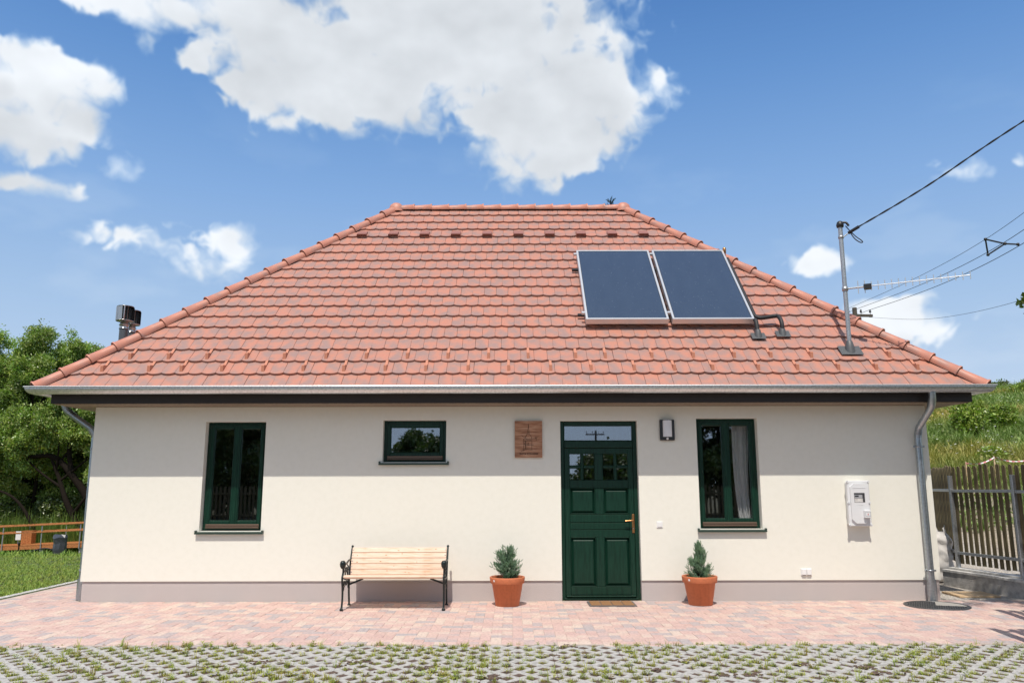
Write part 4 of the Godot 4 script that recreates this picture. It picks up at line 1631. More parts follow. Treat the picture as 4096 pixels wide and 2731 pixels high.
func build_roof_things() -> void:
	# two flat-plate collectors
	var B := front_basis()
	var data := [[1.055, 2.240, "dark blue solar collector on the roof, nearer the middle of the house"], [2.290, 3.460, "dark blue solar collector on the roof, beside the black insulated pipe"]]
	for n in 2:
		var x0: float = data[n][0]
		var w: float = data[n][1] - x0
		var L := 2.065
		var t := thing("solar_collector", data[n][2], "solar panel", Vector3.ZERO, "solar collectors on the roof")
		t.transform = Transform3D(B, front(x0, 1.367, 0.05))
		var st := S()
		cbox(st, Vector3(0, 0, 0), Vector3(w, 0.032, 0.09), 0.003)
		cbox(st, Vector3(0, L - 0.032, 0), Vector3(w, L, 0.09), 0.003)
		cbox(st, Vector3(0, 0.032, 0), Vector3(0.032, L - 0.032, 0.089), 0.003)
		cbox(st, Vector3(w - 0.032, 0.032, 0), Vector3(w, L - 0.032, 0.089), 0.003)
		put("frame", fin(st), M.aluminium, t)
		st = S()
		box(st, Vector3(0.02, 0.02, 0.004), Vector3(w - 0.02, L - 0.02, 0.012))
		put("back_sheet", fin(st), M.aluminium, t)
		st = S()
		box(st, Vector3(0.030, 0.030, 0.076), Vector3(w - 0.030, L - 0.030, 0.083))
		put("glazing", fin(st), M.absorber, t)
		st = S()
		frame_seal(st, 0.03, w - 0.03, 0.03, L - 0.03)
		put("seal", fin(st), M.black_rubber, t)
		# settled dust and seeds
		st = S()
		rng.seed = 300 + n
		for k in 160:
			var p := Vector3(rnd(0.06, w - 0.06), rnd(0.06, L - 0.06), 0.0834)
			var s := rnd(0.001, 0.003)
			var a := rnd(0, TAU)
			var d1 := Vector3(cos(a), sin(a), 0) * s * rnd(1, 3)
			var d2 := Vector3(-sin(a), cos(a), 0) * s
			poly(st, [p + d1, p + d2, p - d1, p - d2], Vector3(0, 0, 1))
			poly(st, [p + d1 + Vector3(0, 0, 0.0008), p + d2, p - d1 + Vector3(0, 0, 0.0008), p - d2], Vector3(0, 0, 1))
		var o := put("dust_specks", fin(st), M.dust_speck, t)
		o.set_meta("kind", "stuff")
		for y in [0.18, L - 0.12]:
			put("clamp", bar(Vector3(-0.05, y - 0.02, 0.055), Vector3(0.004, y + 0.02, 0.094), 0.004), M.aluminium, t)
	var rail_t := thing("mounting_rails", "dark metal rails carrying the two solar collectors", "rails")
	for v in [1.62, 2.95]:
		put("rail", bar_at(Vector3(0.96, 0, 0.008), Vector3(3.50, 0.04, 0.048), Transform3D(B, front(0, v, 0))), M.black_plastic, rail_t)
		for x in [1.2, 2.1, 2.5, 3.3]:
			put("roof_hook", bar_at(Vector3(x, 0.006, -0.014), Vector3(x + 0.03, 0.03, 0.008), Transform3D(B, front(0, v, 0))), M.aluminium, rail_t)
	# insulated pipes into the roof
	var pt := thing("collector_pipe", "black insulated pipe bending from the solar collector into the roof", "pipe")
	var st := S(true)
	tube(st, curve([front(3.485, 3.2, 0.10), front(3.49, 2.4, 0.10), front(3.495, 1.62, 0.10), front(3.50, 1.50, 0.10), front(3.56, 1.44, 0.105), front(3.68, 1.455, 0.11), front(3.77, 1.47, 0.115), front(3.815, 1.44, 0.13), front(3.825, 1.34, 0.13), front(3.825, 1.26, 0.10), front(3.826, 1.20, 0.04)], 5), 0.030, 12)
	put("insulation", fin(st), M.black_rubber, pt)
	flash(pt, 3.826, 1.17)
	pt = thing("collector_pipe", "short black pipe dropping from the collector corner to its flashing", "pipe")
	st = S(true)
	tube(st, curve([front(3.455, 1.46, 0.06), front(3.468, 1.36, 0.12), front(3.469, 1.28, 0.10), front(3.469, 1.16, 0.03)], 5), 0.030, 12)
	put("insulation", fin(st), M.black_rubber, pt)
	flash(pt, 3.469, 1.12)
	var av := thing("air_vent_valve", "small brass air vent at the collector's top corner", "valve")
	av.position = front(3.485, 3.40, 0.10)
	st = S(true)
	lathe(st, [[0.0, -0.10], [0.012, -0.10], [0.012, -0.02], [0.026, -0.01], [0.030, 0.06], [0.024, 0.085], [0.010, 0.095], [0.0, 0.096]], 14)
	put("valve_body", fin(st), M.brass, av)
	# mast with its lead skirt
	var mb := front(4.638, 0.77, 0.0)
	var ms := thing("antenna_mast", "galvanised steel service mast standing on the right of the roof", "mast", mb)
	st = S(true)
	tube(st, [Vector3(0, -0.1, 0), Vector3(0, 1.80, 0)], 0.030, 16)
	put("mast_tube", fin(st), M.galvanised, ms)
	st = S(true)
	lathe(st, [[0.075, -0.05], [0.062, 0.05], [0.040, 0.13], [0.033, 0.14], [0.030, 0.14]], 16)
	put("boot", fin(st), M.lead_flashing, ms)
	put("flashing_plate", bar_at(Vector3(-0.15, -0.11, 0.012), Vector3(0.15, 0.09, 0.019), Transform3D(B, Vector3.ZERO)), M.lead_flashing, ms)
	st = S(true)
	lathe(st, [[0.032, 1.76], [0.046, 1.765], [0.052, 1.80], [0.040, 1.84], [0.02, 1.855], [0.0, 1.857]], 14)
	tube(st, curve([Vector3(0.02, 1.83, 0.02), Vector3(0.07, 1.82, 0.04), Vector3(0.10, 1.77, 0.05)], 4), 0.016, 8)
	put("weather_cap", fin(st), M.black_plastic, ms)
	st = S(true)
	lathe(st, [[0.030, 1.60], [0.037, 1.60], [0.037, 1.64], [0.030, 1.64]], 14)
	tube(st, [Vector3(0.03, 1.62, 0.01), Vector3(0.12, 1.69, 0.03)], 0.008, 8)
	put("cable_clamp", fin(st), M.galvanised, ms)
	# long yagi aerial on the mast
	var ant := thing("yagi_antenna", "long silver yagi antenna with many short rods on the mast", "antenna", Vector3(4.638, 4.15, mb.z))
	var dir := Vector3(1.24, 0, 0.67).normalized()
	st = S(true)
	lathe(st, [[0.030, -0.03], [0.040, -0.03], [0.040, 0.03], [0.030, 0.03]], 14)
	tube(st, [Vector3(0, 0.0, 0), Vector3(0, 0, 0) + dir * 0.24], 0.012, 8)
	put("bracket", fin(st), M.galvanised, ant)
	st = S(true)
	tube(st, [dir * 0.13 + Vector3(0, 0.0, 0.02), dir * 1.50 + Vector3(0, 0, 0.02)], 0.0065, 8)
	put("boom", fin(st), M.aluminium, ant)
	put("dipole_box", bar_at(Vector3(0.24, -0.04, -0.03), Vector3(0.34, 0.03, 0.05), Transform3D(Basis(dir, Vector3.UP, dir.cross(Vector3.UP)), Vector3.ZERO)), M.black_plastic, ant)
	for k in 17:
		st = S(true)
		var a := 0.16 + k * 0.084
		var hl := 0.066 - 0.0008 * k if k > 1 else 0.09
		tube(st, [dir * a + Vector3(0, -hl, 0.02), dir * a + Vector3(0, hl, 0.02)], 0.0058, 6)
		put("rod", fin(st), M.aluminium, ant)

func frame_seal(st: SurfaceTool, x0: float, x1: float, y0: float, y1: float) -> void:
	for a in [[x0, y0, x1, y0 + 0.008], [x0, y1 - 0.008, x1, y1], [x0, y0 + 0.008, x0 + 0.008, y1 - 0.008], [x1 - 0.008, y0 + 0.008, x1, y1 - 0.008]]:
		box(st, Vector3(a[0], a[1], 0.0835), Vector3(a[2], a[3], 0.0862))

func bar_at(a: Vector3, b: Vector3, xf: Transform3D, c := 0.003) -> ArrayMesh:
	var st := S()
	cbox(st, a, b, c, xf)
	return fin(st)

func flash(parent: Node3D, x: float, v: float) -> void:
	var st := S(true)
	var p := front(x, v, 0.0)
	lathe(st, [[0.06, -0.04], [0.05, 0.03], [0.036, 0.09], [0.032, 0.10]], 14, p)
	st.set_smooth_group(-1)
	cbox(st, Vector3(-0.10, -0.075, 0.012), Vector3(0.10, 0.07, 0.018), 0.003, Transform3D(front_basis(), p))
	put("flashing", fin(st), M.lead_flashing, parent)

# ------------------------------------------------------------------ things on the wall
func text_mesh(t: String, size: float, depth: float) -> TextMesh:
	var m := TextMesh.new()
	var f := SystemFont.new()
	f.font_names = PackedStringArray(["Droid Sans"])
	f.font_weight = 700
	m.font = f
	m.text = t
	m.font_size = 64
	m.pixel_size = size / 64.0
	m.depth = depth
	return m

func line2(st: SurfaceTool, pts: Array, w: float, z: float) -> void:
	for i in pts.size() - 1:
		var a: Vector2 = pts[i]
		var b: Vector2 = pts[i + 1]
		var n := (b - a).normalized().orthogonal() * w * 0.5
		var e := (b - a).normalized() * w * 0.4
		prism(st, [a - e + n, b + e + n, b + e - n, a - e - n], z - 0.002, z)

func build_wall_things() -> void:
	# wooden plaque with a drawing burnt into it
	var w := 0.367
	var h := 0.487
	var t := thing("wooden_plaque", "wooden plaque with a burnt-in tower drawing beside the green door", "sign", Vector3(0.034, 1.837, 0.0))
	# glued strips
	var cuts := [0.0, 0.055, 0.13, 0.175, 0.222, 0.28, 0.333, 0.375, 0.425, 0.462, h]
	for k in cuts.size() - 1:
		put("strip", bar(Vector3(0, cuts[k], 0.010), Vector3(w, cuts[k + 1] - 0.0006, 0.034 - (k % 2) * 0.0006), 0.0012), M.oak_plaque, t, Transform3D(Basis(), Vector3(0, 0, 0)))
	var st := S()
	for x in [0.06, w - 0.06]:
		box(st, Vector3(x - 0.02, 0.06, 0.0), Vector3(x + 0.02, h - 0.06, 0.0098))
	put("batten", fin(st), M.oak_plaque, t)
	st = S()
	# drawing, in fractions of the plaque measured from its lower left corner
	var z := 0.0365
	var F := func(a: Array) -> Array:
		var o := []
		for q in a: o.append(Vector2((q[0] - 150.0) / 865.0 * w, (1315.0 - q[1]) / 1135.0 * h))
		return o
	for l in [[[585, 275], [575, 400], [545, 525]], [[585, 275], [590, 400], [605, 550]], [[550, 528], [600, 528]], [[540, 555], [535, 600]], [[605, 555], [602, 600]], [[540, 575], [600, 580]], [[525, 615], [480, 690], [460, 740]], [[600, 600], [650, 640], [678, 690], [682, 745]], [[530, 610], [505, 670], [500, 760]], [[355, 640], [375, 630], [405, 670], [440, 685], [470, 675]], [[440, 740], [600, 742], [690, 740], [760, 735], [800, 745]], [[415, 755], [450, 745]], [[430, 745], [428, 900], [425, 1085]], [[500, 760], [600, 775], [700, 785]], [[435, 795], [560, 800], [700, 820]], [[690, 815], [686, 940], [682, 1080]], [[450, 935], [600, 938], [740, 930]], [[480, 800], [482, 1040]], [[500, 810], [500, 1020]], [[455, 870], [450, 910]], [[560, 870], [556, 940], [590, 940], [585, 870], [565, 860]], [[410, 1085], [425, 1110], [460, 1075], [490, 1040], [510, 1065], [545, 1050], [590, 1075], [640, 1080], [710, 1080]], [[410, 1105], [340, 1130]], [[790, 690], [808, 725]], [[820, 675], [815, 730]], [[860, 685], [830, 740], [822, 800]], [[800, 745], [790, 730]]]:
		line2(st, F.call(l), 0.0035, z)
	put("drawing", fin(st), M.burnt_line, t)
	var tm := text_mesh("IROTA ECOLODGE", 0.034, 0.003)
	var o := put("lettering", tm, M.burnt_line, t)
	o.position = Vector3(0.187, 0.0475, 0.0355)
	o.scale = Vector3(0.88, 1.0, 1.0)
	# bulkhead lamp
	t = thing("wall_lamp", "dark grey wall lamp with white curved diffuser right of the door", "lamp", Vector3(2.077, 2.198, 0.0))
	put("backplate", bar(Vector3(-0.098, -0.138, 0.0), Vector3(0.098, 0.138, 0.045), 0.008), M.anthracite, t)
	st = S(true)
	var ring := []
	for k in 13:
		var a := PI * k / 12.0
		ring.append(Vector2(-cos(a) * 0.061, 0.044 + sin(a) * 0.042))
	for k in 12:
		var a: Vector2 = ring[k]
		var b: Vector2 = ring[k + 1]
		poly(st, [Vector3(a.x, -0.092, a.y), Vector3(b.x, -0.092, b.y), Vector3(b.x, 0.128, b.y), Vector3(a.x, 0.128, a.y)], Vector3(a.x + b.x, 0, a.y + b.y - 0.088))
	st.set_smooth_group(-1)
	for y in [-0.092, 0.128]:
		var f := []
		for q in ring: f.append(Vector3(q.x, y, q.y))
		poly(st, f, Vector3(0, y, 0))
	put("diffuser", fin(st), M.opal, t)
	st = S(true)
	lathe(st, [[0.016, 0.0], [0.015, 0.006], [0.008, 0.012], [0.0, 0.014]], 14, Vector3(-0.002, -0.115, 0.045), Basis(Vector3(1, 0, 0), PI / 2))
	put("motion_sensor", fin(st), M.white_plastic, t)
	# push button
	t = thing("wall_switch", "white square switch on the plaster right of the door", "switch", Vector3(1.937, 0.9625, 0.0))
	put("cover_frame", bar(Vector3(-0.040, -0.041, 0), Vector3(0.040, 0.041, 0.010), 0.003), M.white_plastic, t)
	put("rocker", bar(Vector3(-0.028, -0.029, 0.010), Vector3(0.028, 0.029, 0.015), 0.002), M.white_plastic, t)
	# double socket
	t = thing("double_socket", "white double socket low on the wall near the downpipe", "socket", Vector3(3.823, 0.359, 0.0))
	put("cover_frame", bar(Vector3(-0.071, -0.044, 0), Vector3(0.071, 0.044, 0.012), 0.003), M.white_plastic, t)
	for x in [-0.033, 0.033]:
		var lid := put("lid", bar(Vector3(x - 0.030, -0.036, 0.012), Vector3(x + 0.030, 0.038, 0.030), 0.004), M.white_plastic, t)
		put("lid_lip", bar(Vector3(x - 0.022, -0.043, 0.012), Vector3(x + 0.022, -0.0362, 0.024), 0.002), M.print_grey, lid)
	# electricity meter box
	t = thing("meter_box", "white electricity meter box with small dark window on the wall", "meter box", Vector3(4.538, 1.232, 0.0))
	put("lower_case", bar(Vector3(-0.132, -0.275, 0.0), Vector3(0.132, 0.275, 0.095), 0.012), M.meter_case, t)
	st = S()
	cbox(st, Vector3(-0.146, -0.292, 0.085), Vector3(0.146, 0.006, 0.112), 0.008)
	cbox(st, Vector3(-0.146, 0.010, 0.085), Vector3(0.146, 0.294, 0.112), 0.008)
	put("flange", fin(st), M.meter_case, t)
	st = S()
	var oc := [Vector2(-0.115, -0.20), Vector2(-0.06, -0.255), Vector2(0.06, -0.255), Vector2(0.115, -0.20), Vector2(0.115, 0.21), Vector2(0.065, 0.255), Vector2(-0.065, 0.255), Vector2(-0.115, 0.21)]
	prism(st, oc, 0.110, 0.135)
	put("cover", fin(st), M.meter_case, t)
	put("cover_ridge", bar(Vector3(-0.085, 0.195, 0.135), Vector3(0.085, 0.203, 0.139), 0.002), M.meter_case, t)
	st = S()
	box(st, Vector3(-0.07, 0.015, 0.1352), Vector3(0.068, 0.135, 0.1375))
	put("reading_window", fin(st), M.dark_panel, t)
	st = S()
	box(st, Vector3(-0.066, 0.068, 0.1376), Vector3(0.036, 0.112, 0.1386))
	put("meter_display", fin(st), M.print_grey, t)
	st = S()
	box(st, Vector3(-0.062, 0.084, 0.1387), Vector3(-0.012, 0.103, 0.1393))
	put("digit_panel", fin(st), M.black_plastic, t)
	st = S()
	box(st, Vector3(-0.068, 0.0165, 0.1376), Vector3(0.040, 0.064, 0.1386))
	put("meter_plate", fin(st), M.pale_concrete, t)
	put("breaker_cover", bar(Vector3(0.035, -0.185, 0.134), Vector3(0.118, -0.085, 0.175), 0.006), M.meter_case, t)
	st = S()
	frame_bars(st, 0.042, 0.112, -0.162, -0.105, 0.004, 0.004, 0.1745, 0.178, 0.001)
	put("breaker_window", fin(st), M.print_grey, t)
	st = S()
	prism(st, [Vector2(0.070, -0.146), Vector2(0.084, -0.146), Vector2(0.077, -0.122)], 0.1745, 0.1765)
	put("warning_mark", fin(st), M.red_mark, t)
	for p in [Vector2(-0.138, 0.278), Vector2(0.138, 0.278), Vector2(-0.136, 0.008), Vector2(0.136, 0.008), Vector2(-0.138, -0.276), Vector2(0.138, -0.276)]:
		st = S(true)
		lathe(st, [[0.018, 0.0], [0.016, 0.016], [0.007, 0.018], [0.006, 0.012], [0.0, 0.012]], 12, Vector3(p.x, p.y, 0.104), Basis(Vector3(1, 0, 0), PI / 2))
		put("cover_screw", fin(st), M.meter_case, t)
	for p in [[-0.02, -0.028, 0.012], [0.016, -0.030, 0.016], [-0.005, -0.058, 0.010]]:
		st = S()
		box(st, Vector3(p[0], p[1], 0.1351), Vector3(p[0] + p[2], p[1] + p[2] * 0.8, 0.1357))
		put("printed_mark", fin(st), M.zinc_strap, t)

# ------------------------------------------------------------------ in front of the house
func build_front_things() -> void:
	rng.seed = 31
	build_bench()
	build_pots()
	# door mat
	var t := thing("door_mat", "grey rubber door mat with coir panels before the green door", "doormat", Vector3(1.245, 0.0, 0.30))
	put("base", bar(Vector3(-0.295, 0.0, -0.20), Vector3(0.295, 0.014, 0.20), 0.005), M.mat_rubber, t)
	for k in 4:
		var x := -0.27 + k * 0.1365
		put("coir_panel", bar(Vector3(x, 0.013, -0.172), Vector3(x + 0.128, 0.021, 0.172), 0.004), M.mat_coir, t)
	# manhole cover
	t = thing("manhole_cover", "round iron manhole cover with a pale wedge in the paving", "manhole cover", Vector3(5.242, 0.0, 0.47))
	var st := S(true)
	lathe(st, [[0.345, -0.01], [0.345, 0.010], [0.362, 0.013], [0.374, 0.010], [0.378, -0.02]], 48)
	put("rim", fin(st), M.manhole_iron, t)
	st = S()
	lathe(st, [[0.343, 0.006], [0.0, 0.0062]], 48)
	put("plate", fin(st), M.manhole_iron, t)
	st = S()
	var fan := [Vector3(-0.02, 0.0085, 0.02)]
	for k in 13:
		var a := lerpf(-1.15, 0.35, k / 12.0)
		fan.append(Vector3(cos(a) * 0.335, 0.0085, sin(a) * 0.335))
	poly(st, fan, Vector3.UP)
	put("pale_wedge", fin(st), M.manhole_pale, t)  # wedge of the cover in a paler tone than the plate
	# raised chequer of the plate
	st = S()
	for i in range(-11, 12):
		for j in range(-11, 12):
			var p := Vector3(i * 0.029 + (0.0145 if j % 2 else 0.0), 0.006, j * 0.029)
			if p.length() > 0.325: continue
			var ang := atan2(p.z, p.x)
			if ang > -1.2 and ang < 0.4 and p.length() > 0.03: continue
			cbox(st, Vector3(-0.011, 0.0, -0.003), Vector3(0.011, 0.004, 0.003), 0.001, Transform3D(Basis(Vector3.UP, PI / 4 if (i + j) % 2 else -PI / 4), p))
	var tr := put("tread_ribs", fin(st), M.manhole_iron, t)
	tr.set_meta("kind", "stuff")

func build_bench() -> void:
	var t := thing("garden_bench", "pine slat bench with black cast-iron ends against the wall", "bench", Vector3(-1.440, 0, 0.52))
	var st: SurfaceTool
	for s in [-1, 1]:
		var x := 0.612 * float(s)
		var V := func(y: float, z: float) -> Vector3: return Vector3(x, y, z)
		st = S(true)
		# rear leg and back upright, one casting
		tube(st, curve([V.call(0.012, -0.205), V.call(0.05, -0.195), V.call(0.16, -0.165), V.call(0.30, -0.152), V.call(0.39, -0.168), V.call(0.50, -0.205), V.call(0.60, -0.252), V.call(0.68, -0.293), V.call(0.706, -0.318)], 5), 0.0125, 8)
		lathe(st, [[0.0, 0.0], [0.022, 0.003], [0.02, 0.016], [0.0, 0.03]], 10, V.call(0.0, -0.205))
		lathe(st, [[0.0, -0.016], [0.016, -0.006], [0.016, 0.008], [0.0, 0.018]], 10, V.call(0.708, -0.318))
		# front leg
		tube(st, curve([V.call(0.012, 0.252), V.call(0.05, 0.236), V.call(0.14, 0.215), V.call(0.25, 0.226), V.call(0.33, 0.256), V.call(0.385, 0.262), V.call(0.415, 0.235), V.call(0.44, 0.215), V.call(0.49, 0.222), V.call(0.525, 0.235)], 5), 0.0125, 8)
		lathe(st, [[0.0, 0.0], [0.020, 0.003], [0.022, 0.016], [0.012, 0.034], [0.0, 0.04]], 10, V.call(0.0, 0.256))
		# arm and the seat rail
		tube(st, curve([V.call(0.535, -0.215), V.call(0.555, -0.15), V.call(0.545, -0.05), V.call(0.525, 0.06), V.call(0.545, 0.16), V.call(0.558, 0.225)], 5), 0.012, 8)
		tube(st, curve([V.call(0.352, -0.16), V.call(0.342, -0.05), V.call(0.352, 0.10), V.call(0.380, 0.25)], 5), 0.011, 8)
		# scrolls between arm and seat, and below the seat
		for c in [[0.47, 0.13, 0.034], [0.455, 0.03, 0.030], [0.465, -0.07, 0.032], [0.41, 0.09, 0.022], [0.41, -0.04, 0.022], [0.305, 0.14, 0.030], [0.30, 0.03, 0.032], [0.305, -0.08, 0.030], [0.245, 0.17, 0.024], [0.245, -0.11, 0.022]]:
			var ring := []
			for k in 12:
				var a := TAU * k / 11.0
				ring.append(V.call(c[0] + sin(a) * c[2], c[1] + cos(a) * c[2]))
			tube(st, ring, 0.0055, 6, false)
		for c in [[0.50, 0.17, 0.53, 0.15], [0.50, -0.02, 0.53, 0.0], [0.35, 0.08, 0.43, 0.11], [0.35, -0.06, 0.44, -0.08], [0.27, 0.19, 0.245, 0.22], [0.27, -0.13, 0.25, -0.15], [0.22, 0.17, 0.245, 0.2], [0.26, 0.09, 0.26, 0.15], [0.27, -0.03, 0.27, 0.0], [0.24, -0.09, 0.20, -0.15]]:
			tube(st, [V.call(c[0], c[1]), V.call((c[0] + c[2]) / 2 + 0.008, (c[1] + c[3]) / 2), V.call(c[2], c[3])], 0.006, 6)
		put("end_frame", fin(st), M.cast_iron, t)
		# lion-head knob on the arm
		st = S(true)
		lathe(st, [[0.0, -0.052], [0.022, -0.047], [0.034, -0.025], [0.037, 0.0], [0.034, 0.026], [0.022, 0.043], [0.0, 0.048]], 14, V.call(0.535, 0.245), Basis(Vector3(1, 0, 0), 0.25))
		for k in 9:
			var a := TAU * k / 9.0
			lathe(st, [[0.0, -0.012], [0.010, 0.0], [0.0, 0.012]], 6, V.call(0.535 + cos(a) * 0.034, 0.262) + Vector3(sin(a) * 0.027, 0, 0))
		lathe(st, [[0.0, -0.012], [0.010, -0.003], [0.009, 0.008], [0.0, 0.012]], 8, V.call(0.528, 0.282))
		put("arm_knob", fin(st), M.cast_iron, t)
		# flat brace under the seat
		st = S()
		var a := Vector3(x - s * 0.012, 0.262, -0.12)
		var b := Vector3(x - s * 0.195, 0.338, -0.05)
		var d := (b - a).normalized()
		var w := Vector3(0, 1, 0).cross(d).normalized()
		cbox(st, Vector3(0, -0.011, -0.003), Vector3(a.distance_to(b), 0.011, 0.003), 0.001, Transform3D(Basis(d, w.cross(d).normalized() * -1.0, w), a))
		put("brace", fin(st), M.cast_iron, t)
	# seat
	var seat := [[0.237, 0.394, 0.20], [0.165, 0.379, 0.10], [0.095, 0.366, 0.06], [0.025, 0.360, 0.0], [-0.045, 0.360, -0.05], [-0.115, 0.364, -0.10]]
	for q in seat:
		var sl := put("seat_slat", bar(Vector3(-0.60, -0.010, -0.031), Vector3(0.60, 0.011, 0.031), 0.004), M.pine_slat, t, Transform3D(Basis(Vector3(1, 0, 0), q[2]), Vector3(0, q[1], q[0])))
		sl.rotation.y = rnd(-0.0008, 0.0008)
	# back
	var back := [[0.405, -0.158, -0.28], [0.470, -0.179, -0.34], [0.535, -0.204, -0.38], [0.600, -0.233, -0.42], [0.664, -0.264, -0.44]]
	for n in 5:
		var q: Array = back[n]
		put("back_slat", bar(Vector3(-0.60, -0.0325, -0.010), Vector3(0.60, 0.0318, 0.011), 0.004), M.pine_slat, t, Transform3D(Basis(Vector3(1, 0, 0), q[2]), Vector3(0, q[0], q[1])))
		for x in [-0.585, 0.585]:
			st = S(true)
			lathe(st, [[0.008, 0.0], [0.007, 0.003], [0.0, 0.005]], 8, Vector3(x, q[0], q[1]) + Basis(Vector3(1, 0, 0), q[2]) * Vector3(0, 0, 0.011), Basis(Vector3(1, 0, 0), PI / 2 + q[2]))
			put("bolt", fin(st), M.galvanised, t)
	# knots in the pine
	st = S(true)
	for n in 16:
		var q: Array = back[n % 5]
		var bs := Basis(Vector3(1, 0, 0), q[2])
		lathe(st, [[rnd(0.004, 0.008), 0.0], [0.0, 0.0004]], 8, Vector3(rnd(-0.55, 0.55), q[0], q[1]) + bs * Vector3(0, rnd(-0.02, 0.02), 0.0112), bs * Basis(Vector3(1, 0, 0), PI / 2) * Basis.from_scale(Vector3(rnd(1.0, 2.2), 1, 0.8)))
	var kn := put("wood_knots", fin(st), M.knot, t)
	kn.set_meta("kind", "stuff")

func sprig(sd: int) -> ArrayMesh:
	var r := RandomNumberGenerator.new()
	r.seed = sd
	var st := S()
	for k in 16:
		var y := 0.055 * k / 15.0
		var t := k * 2.4
		var d := Vector3(cos(t), 0.9, sin(t)).normalized()
		var sd2 := d.cross(Vector3.UP).normalized() * 0.0028
		var b := Vector3(0, y, 0)
		var l := 0.019 * r.randf_range(0.7, 1.1)
		var g := r.randf_range(0.75, 1.25)
		st.set_color(Color(g * r.randf_range(0.85, 1.1), g, g * r.randf_range(0.9, 1.15)))
		for v in [b - sd2, b + d * l, b + sd2]: st.add_vertex(v)
		var e := d.cross(sd2).normalized() * 0.0028
		for v in [b - e, b + d * l, b + e]: st.add_vertex(v)
	return fin(st)

func build_pots() -> void:
	var data := [[Vector3(-0.065, 0, 0.374), "terracotta pot with a rounded blue-green juniper beside the bench", false], [Vector3(2.358, 0, 0.326), "terracotta pot with a pointed conifer under the right window", true]]
	for n in 2:
		var t := thing("potted_shrub", data[n][1], "potted plant", data[n][0], "potted conifers by the door")
		var st := S(true)
		lathe(st, [[0.0, 0.0], [0.138, 0.0], [0.147, 0.006], [0.194, 0.272]], 40)
		lathe(st, [[0.194, 0.272], [0.210, 0.272], [0.213, 0.277], [0.222, 0.340], [0.220, 0.347], [0.212, 0.350], [0.202, 0.347], [0.198, 0.335], [0.190, 0.26]], 40)
		put("pot", fin(st), M.terracotta, t)
		st = S(true)
		lathe(st, [[0.196, 0.298], [0.10, 0.310], [0.0, 0.316]], 24)
		put("soil", fin(st), M.potting_soil, t)
		put("sticker", bar(Vector3(-0.012, -0.012, 0.0), Vector3(0.012, 0.012, 0.002), 0.0005), M.white_plastic, t, Transform3D(Basis(Vector3.UP, -0.85) * Basis(Vector3(1, 0, 0), 0.13), Vector3(-0.163, 0.312, 0.144)))
		st = S(true)
		rng.seed = 400 + n
		tube(st, [Vector3(0.0, 0.29, 0), Vector3(0.004, 0.5, 0.004)], [0.014, 0.006], 8)
		var xfs := []
		var cols := []
		var hgt := 0.365 if n == 0 else 0.405
		for k in 70:
			var y := rng.randf()
			var a := rnd(0, TAU)
			var out := 0.165 * sqrt(maxf(1.0 - pow(absf(y * 2 - 1.0), 2.4), 0.05)) if n == 0 else 0.17 * (1.0 - y) * (0.75 + 0.25 * y) + 0.02
			out *= rnd(0.65, 1.2)
			var root := Vector3(0.002, 0.30 + y * hgt * 0.6, 0.002)
			var tip := Vector3(cos(a) * out, 0.325 + y * hgt, sin(a) * out)
			tube(st, [root, root.lerp(tip, 0.6) + Vector3(0, -0.01, 0), tip], [0.004, 0.003, 0.001], 4, false)
			# sprigs along the branch
			for q in 20:
				var f := rnd(0.3, 1.05)
				var p := root.lerp(tip, f) + rdir() * 0.022
				var d := ((tip - root).normalized() * 0.7 + Vector3(0, 0.55, 0) + rdir() * 0.55).normalized()
				var sx := d.cross(Vector3(0.3, 0.2, 0.9)).normalized()
				var s := rnd(0.5, 0.95)
				xfs.append(Transform3D(Basis(sx, d, sx.cross(d)).scaled(Vector3(s, s, s)), p))
				var g := rnd(0.7, 1.25)
				cols.append(Color(g, g, g * rnd(0.9, 1.15)))
		put("stem", fin(st), M.shaded_bark, t)
		var o := scatter("foliage", sprig(7 + n), M.leaf_juniper, xfs, t, cols)
		o.set_meta("kind", "stuff")

# ------------------------------------------------------------------ plants
func leaf_clump(sd: int, n: int, R: float, l: float, w: float) -> ArrayMesh:
	var r := RandomNumberGenerator.new()
	r.seed = sd
	var st := S()
	for k in n:
		var u := Vector3(r.randfn(), r.randfn() * 0.8, r.randfn())
		var p := u.normalized() * R * pow(r.randf(), 0.45)
		var d := (Vector3(r.randfn(), r.randfn() - 0.5, r.randfn())).normalized()
		var nn := (Vector3(r.randfn(), r.randfn() + 0.9, r.randfn())).normalized()
		var side := d.cross(nn).normalized() * w * r.randf_range(0.7, 1.2)
		var ll := l * r.randf_range(0.7, 1.25)
		var m := p + d * ll * 0.5 + nn * ll * 0.06
		var e := p + d * ll
		var g := r.randf_range(0.75, 1.25)
		st.set_color(Color(g * r.randf_range(0.9, 1.2), g, g * r.randf_range(0.8, 1.1)))
		for v in [p, m - side, e, p, e, m + side]: st.add_vertex(v)
	return fin(st)

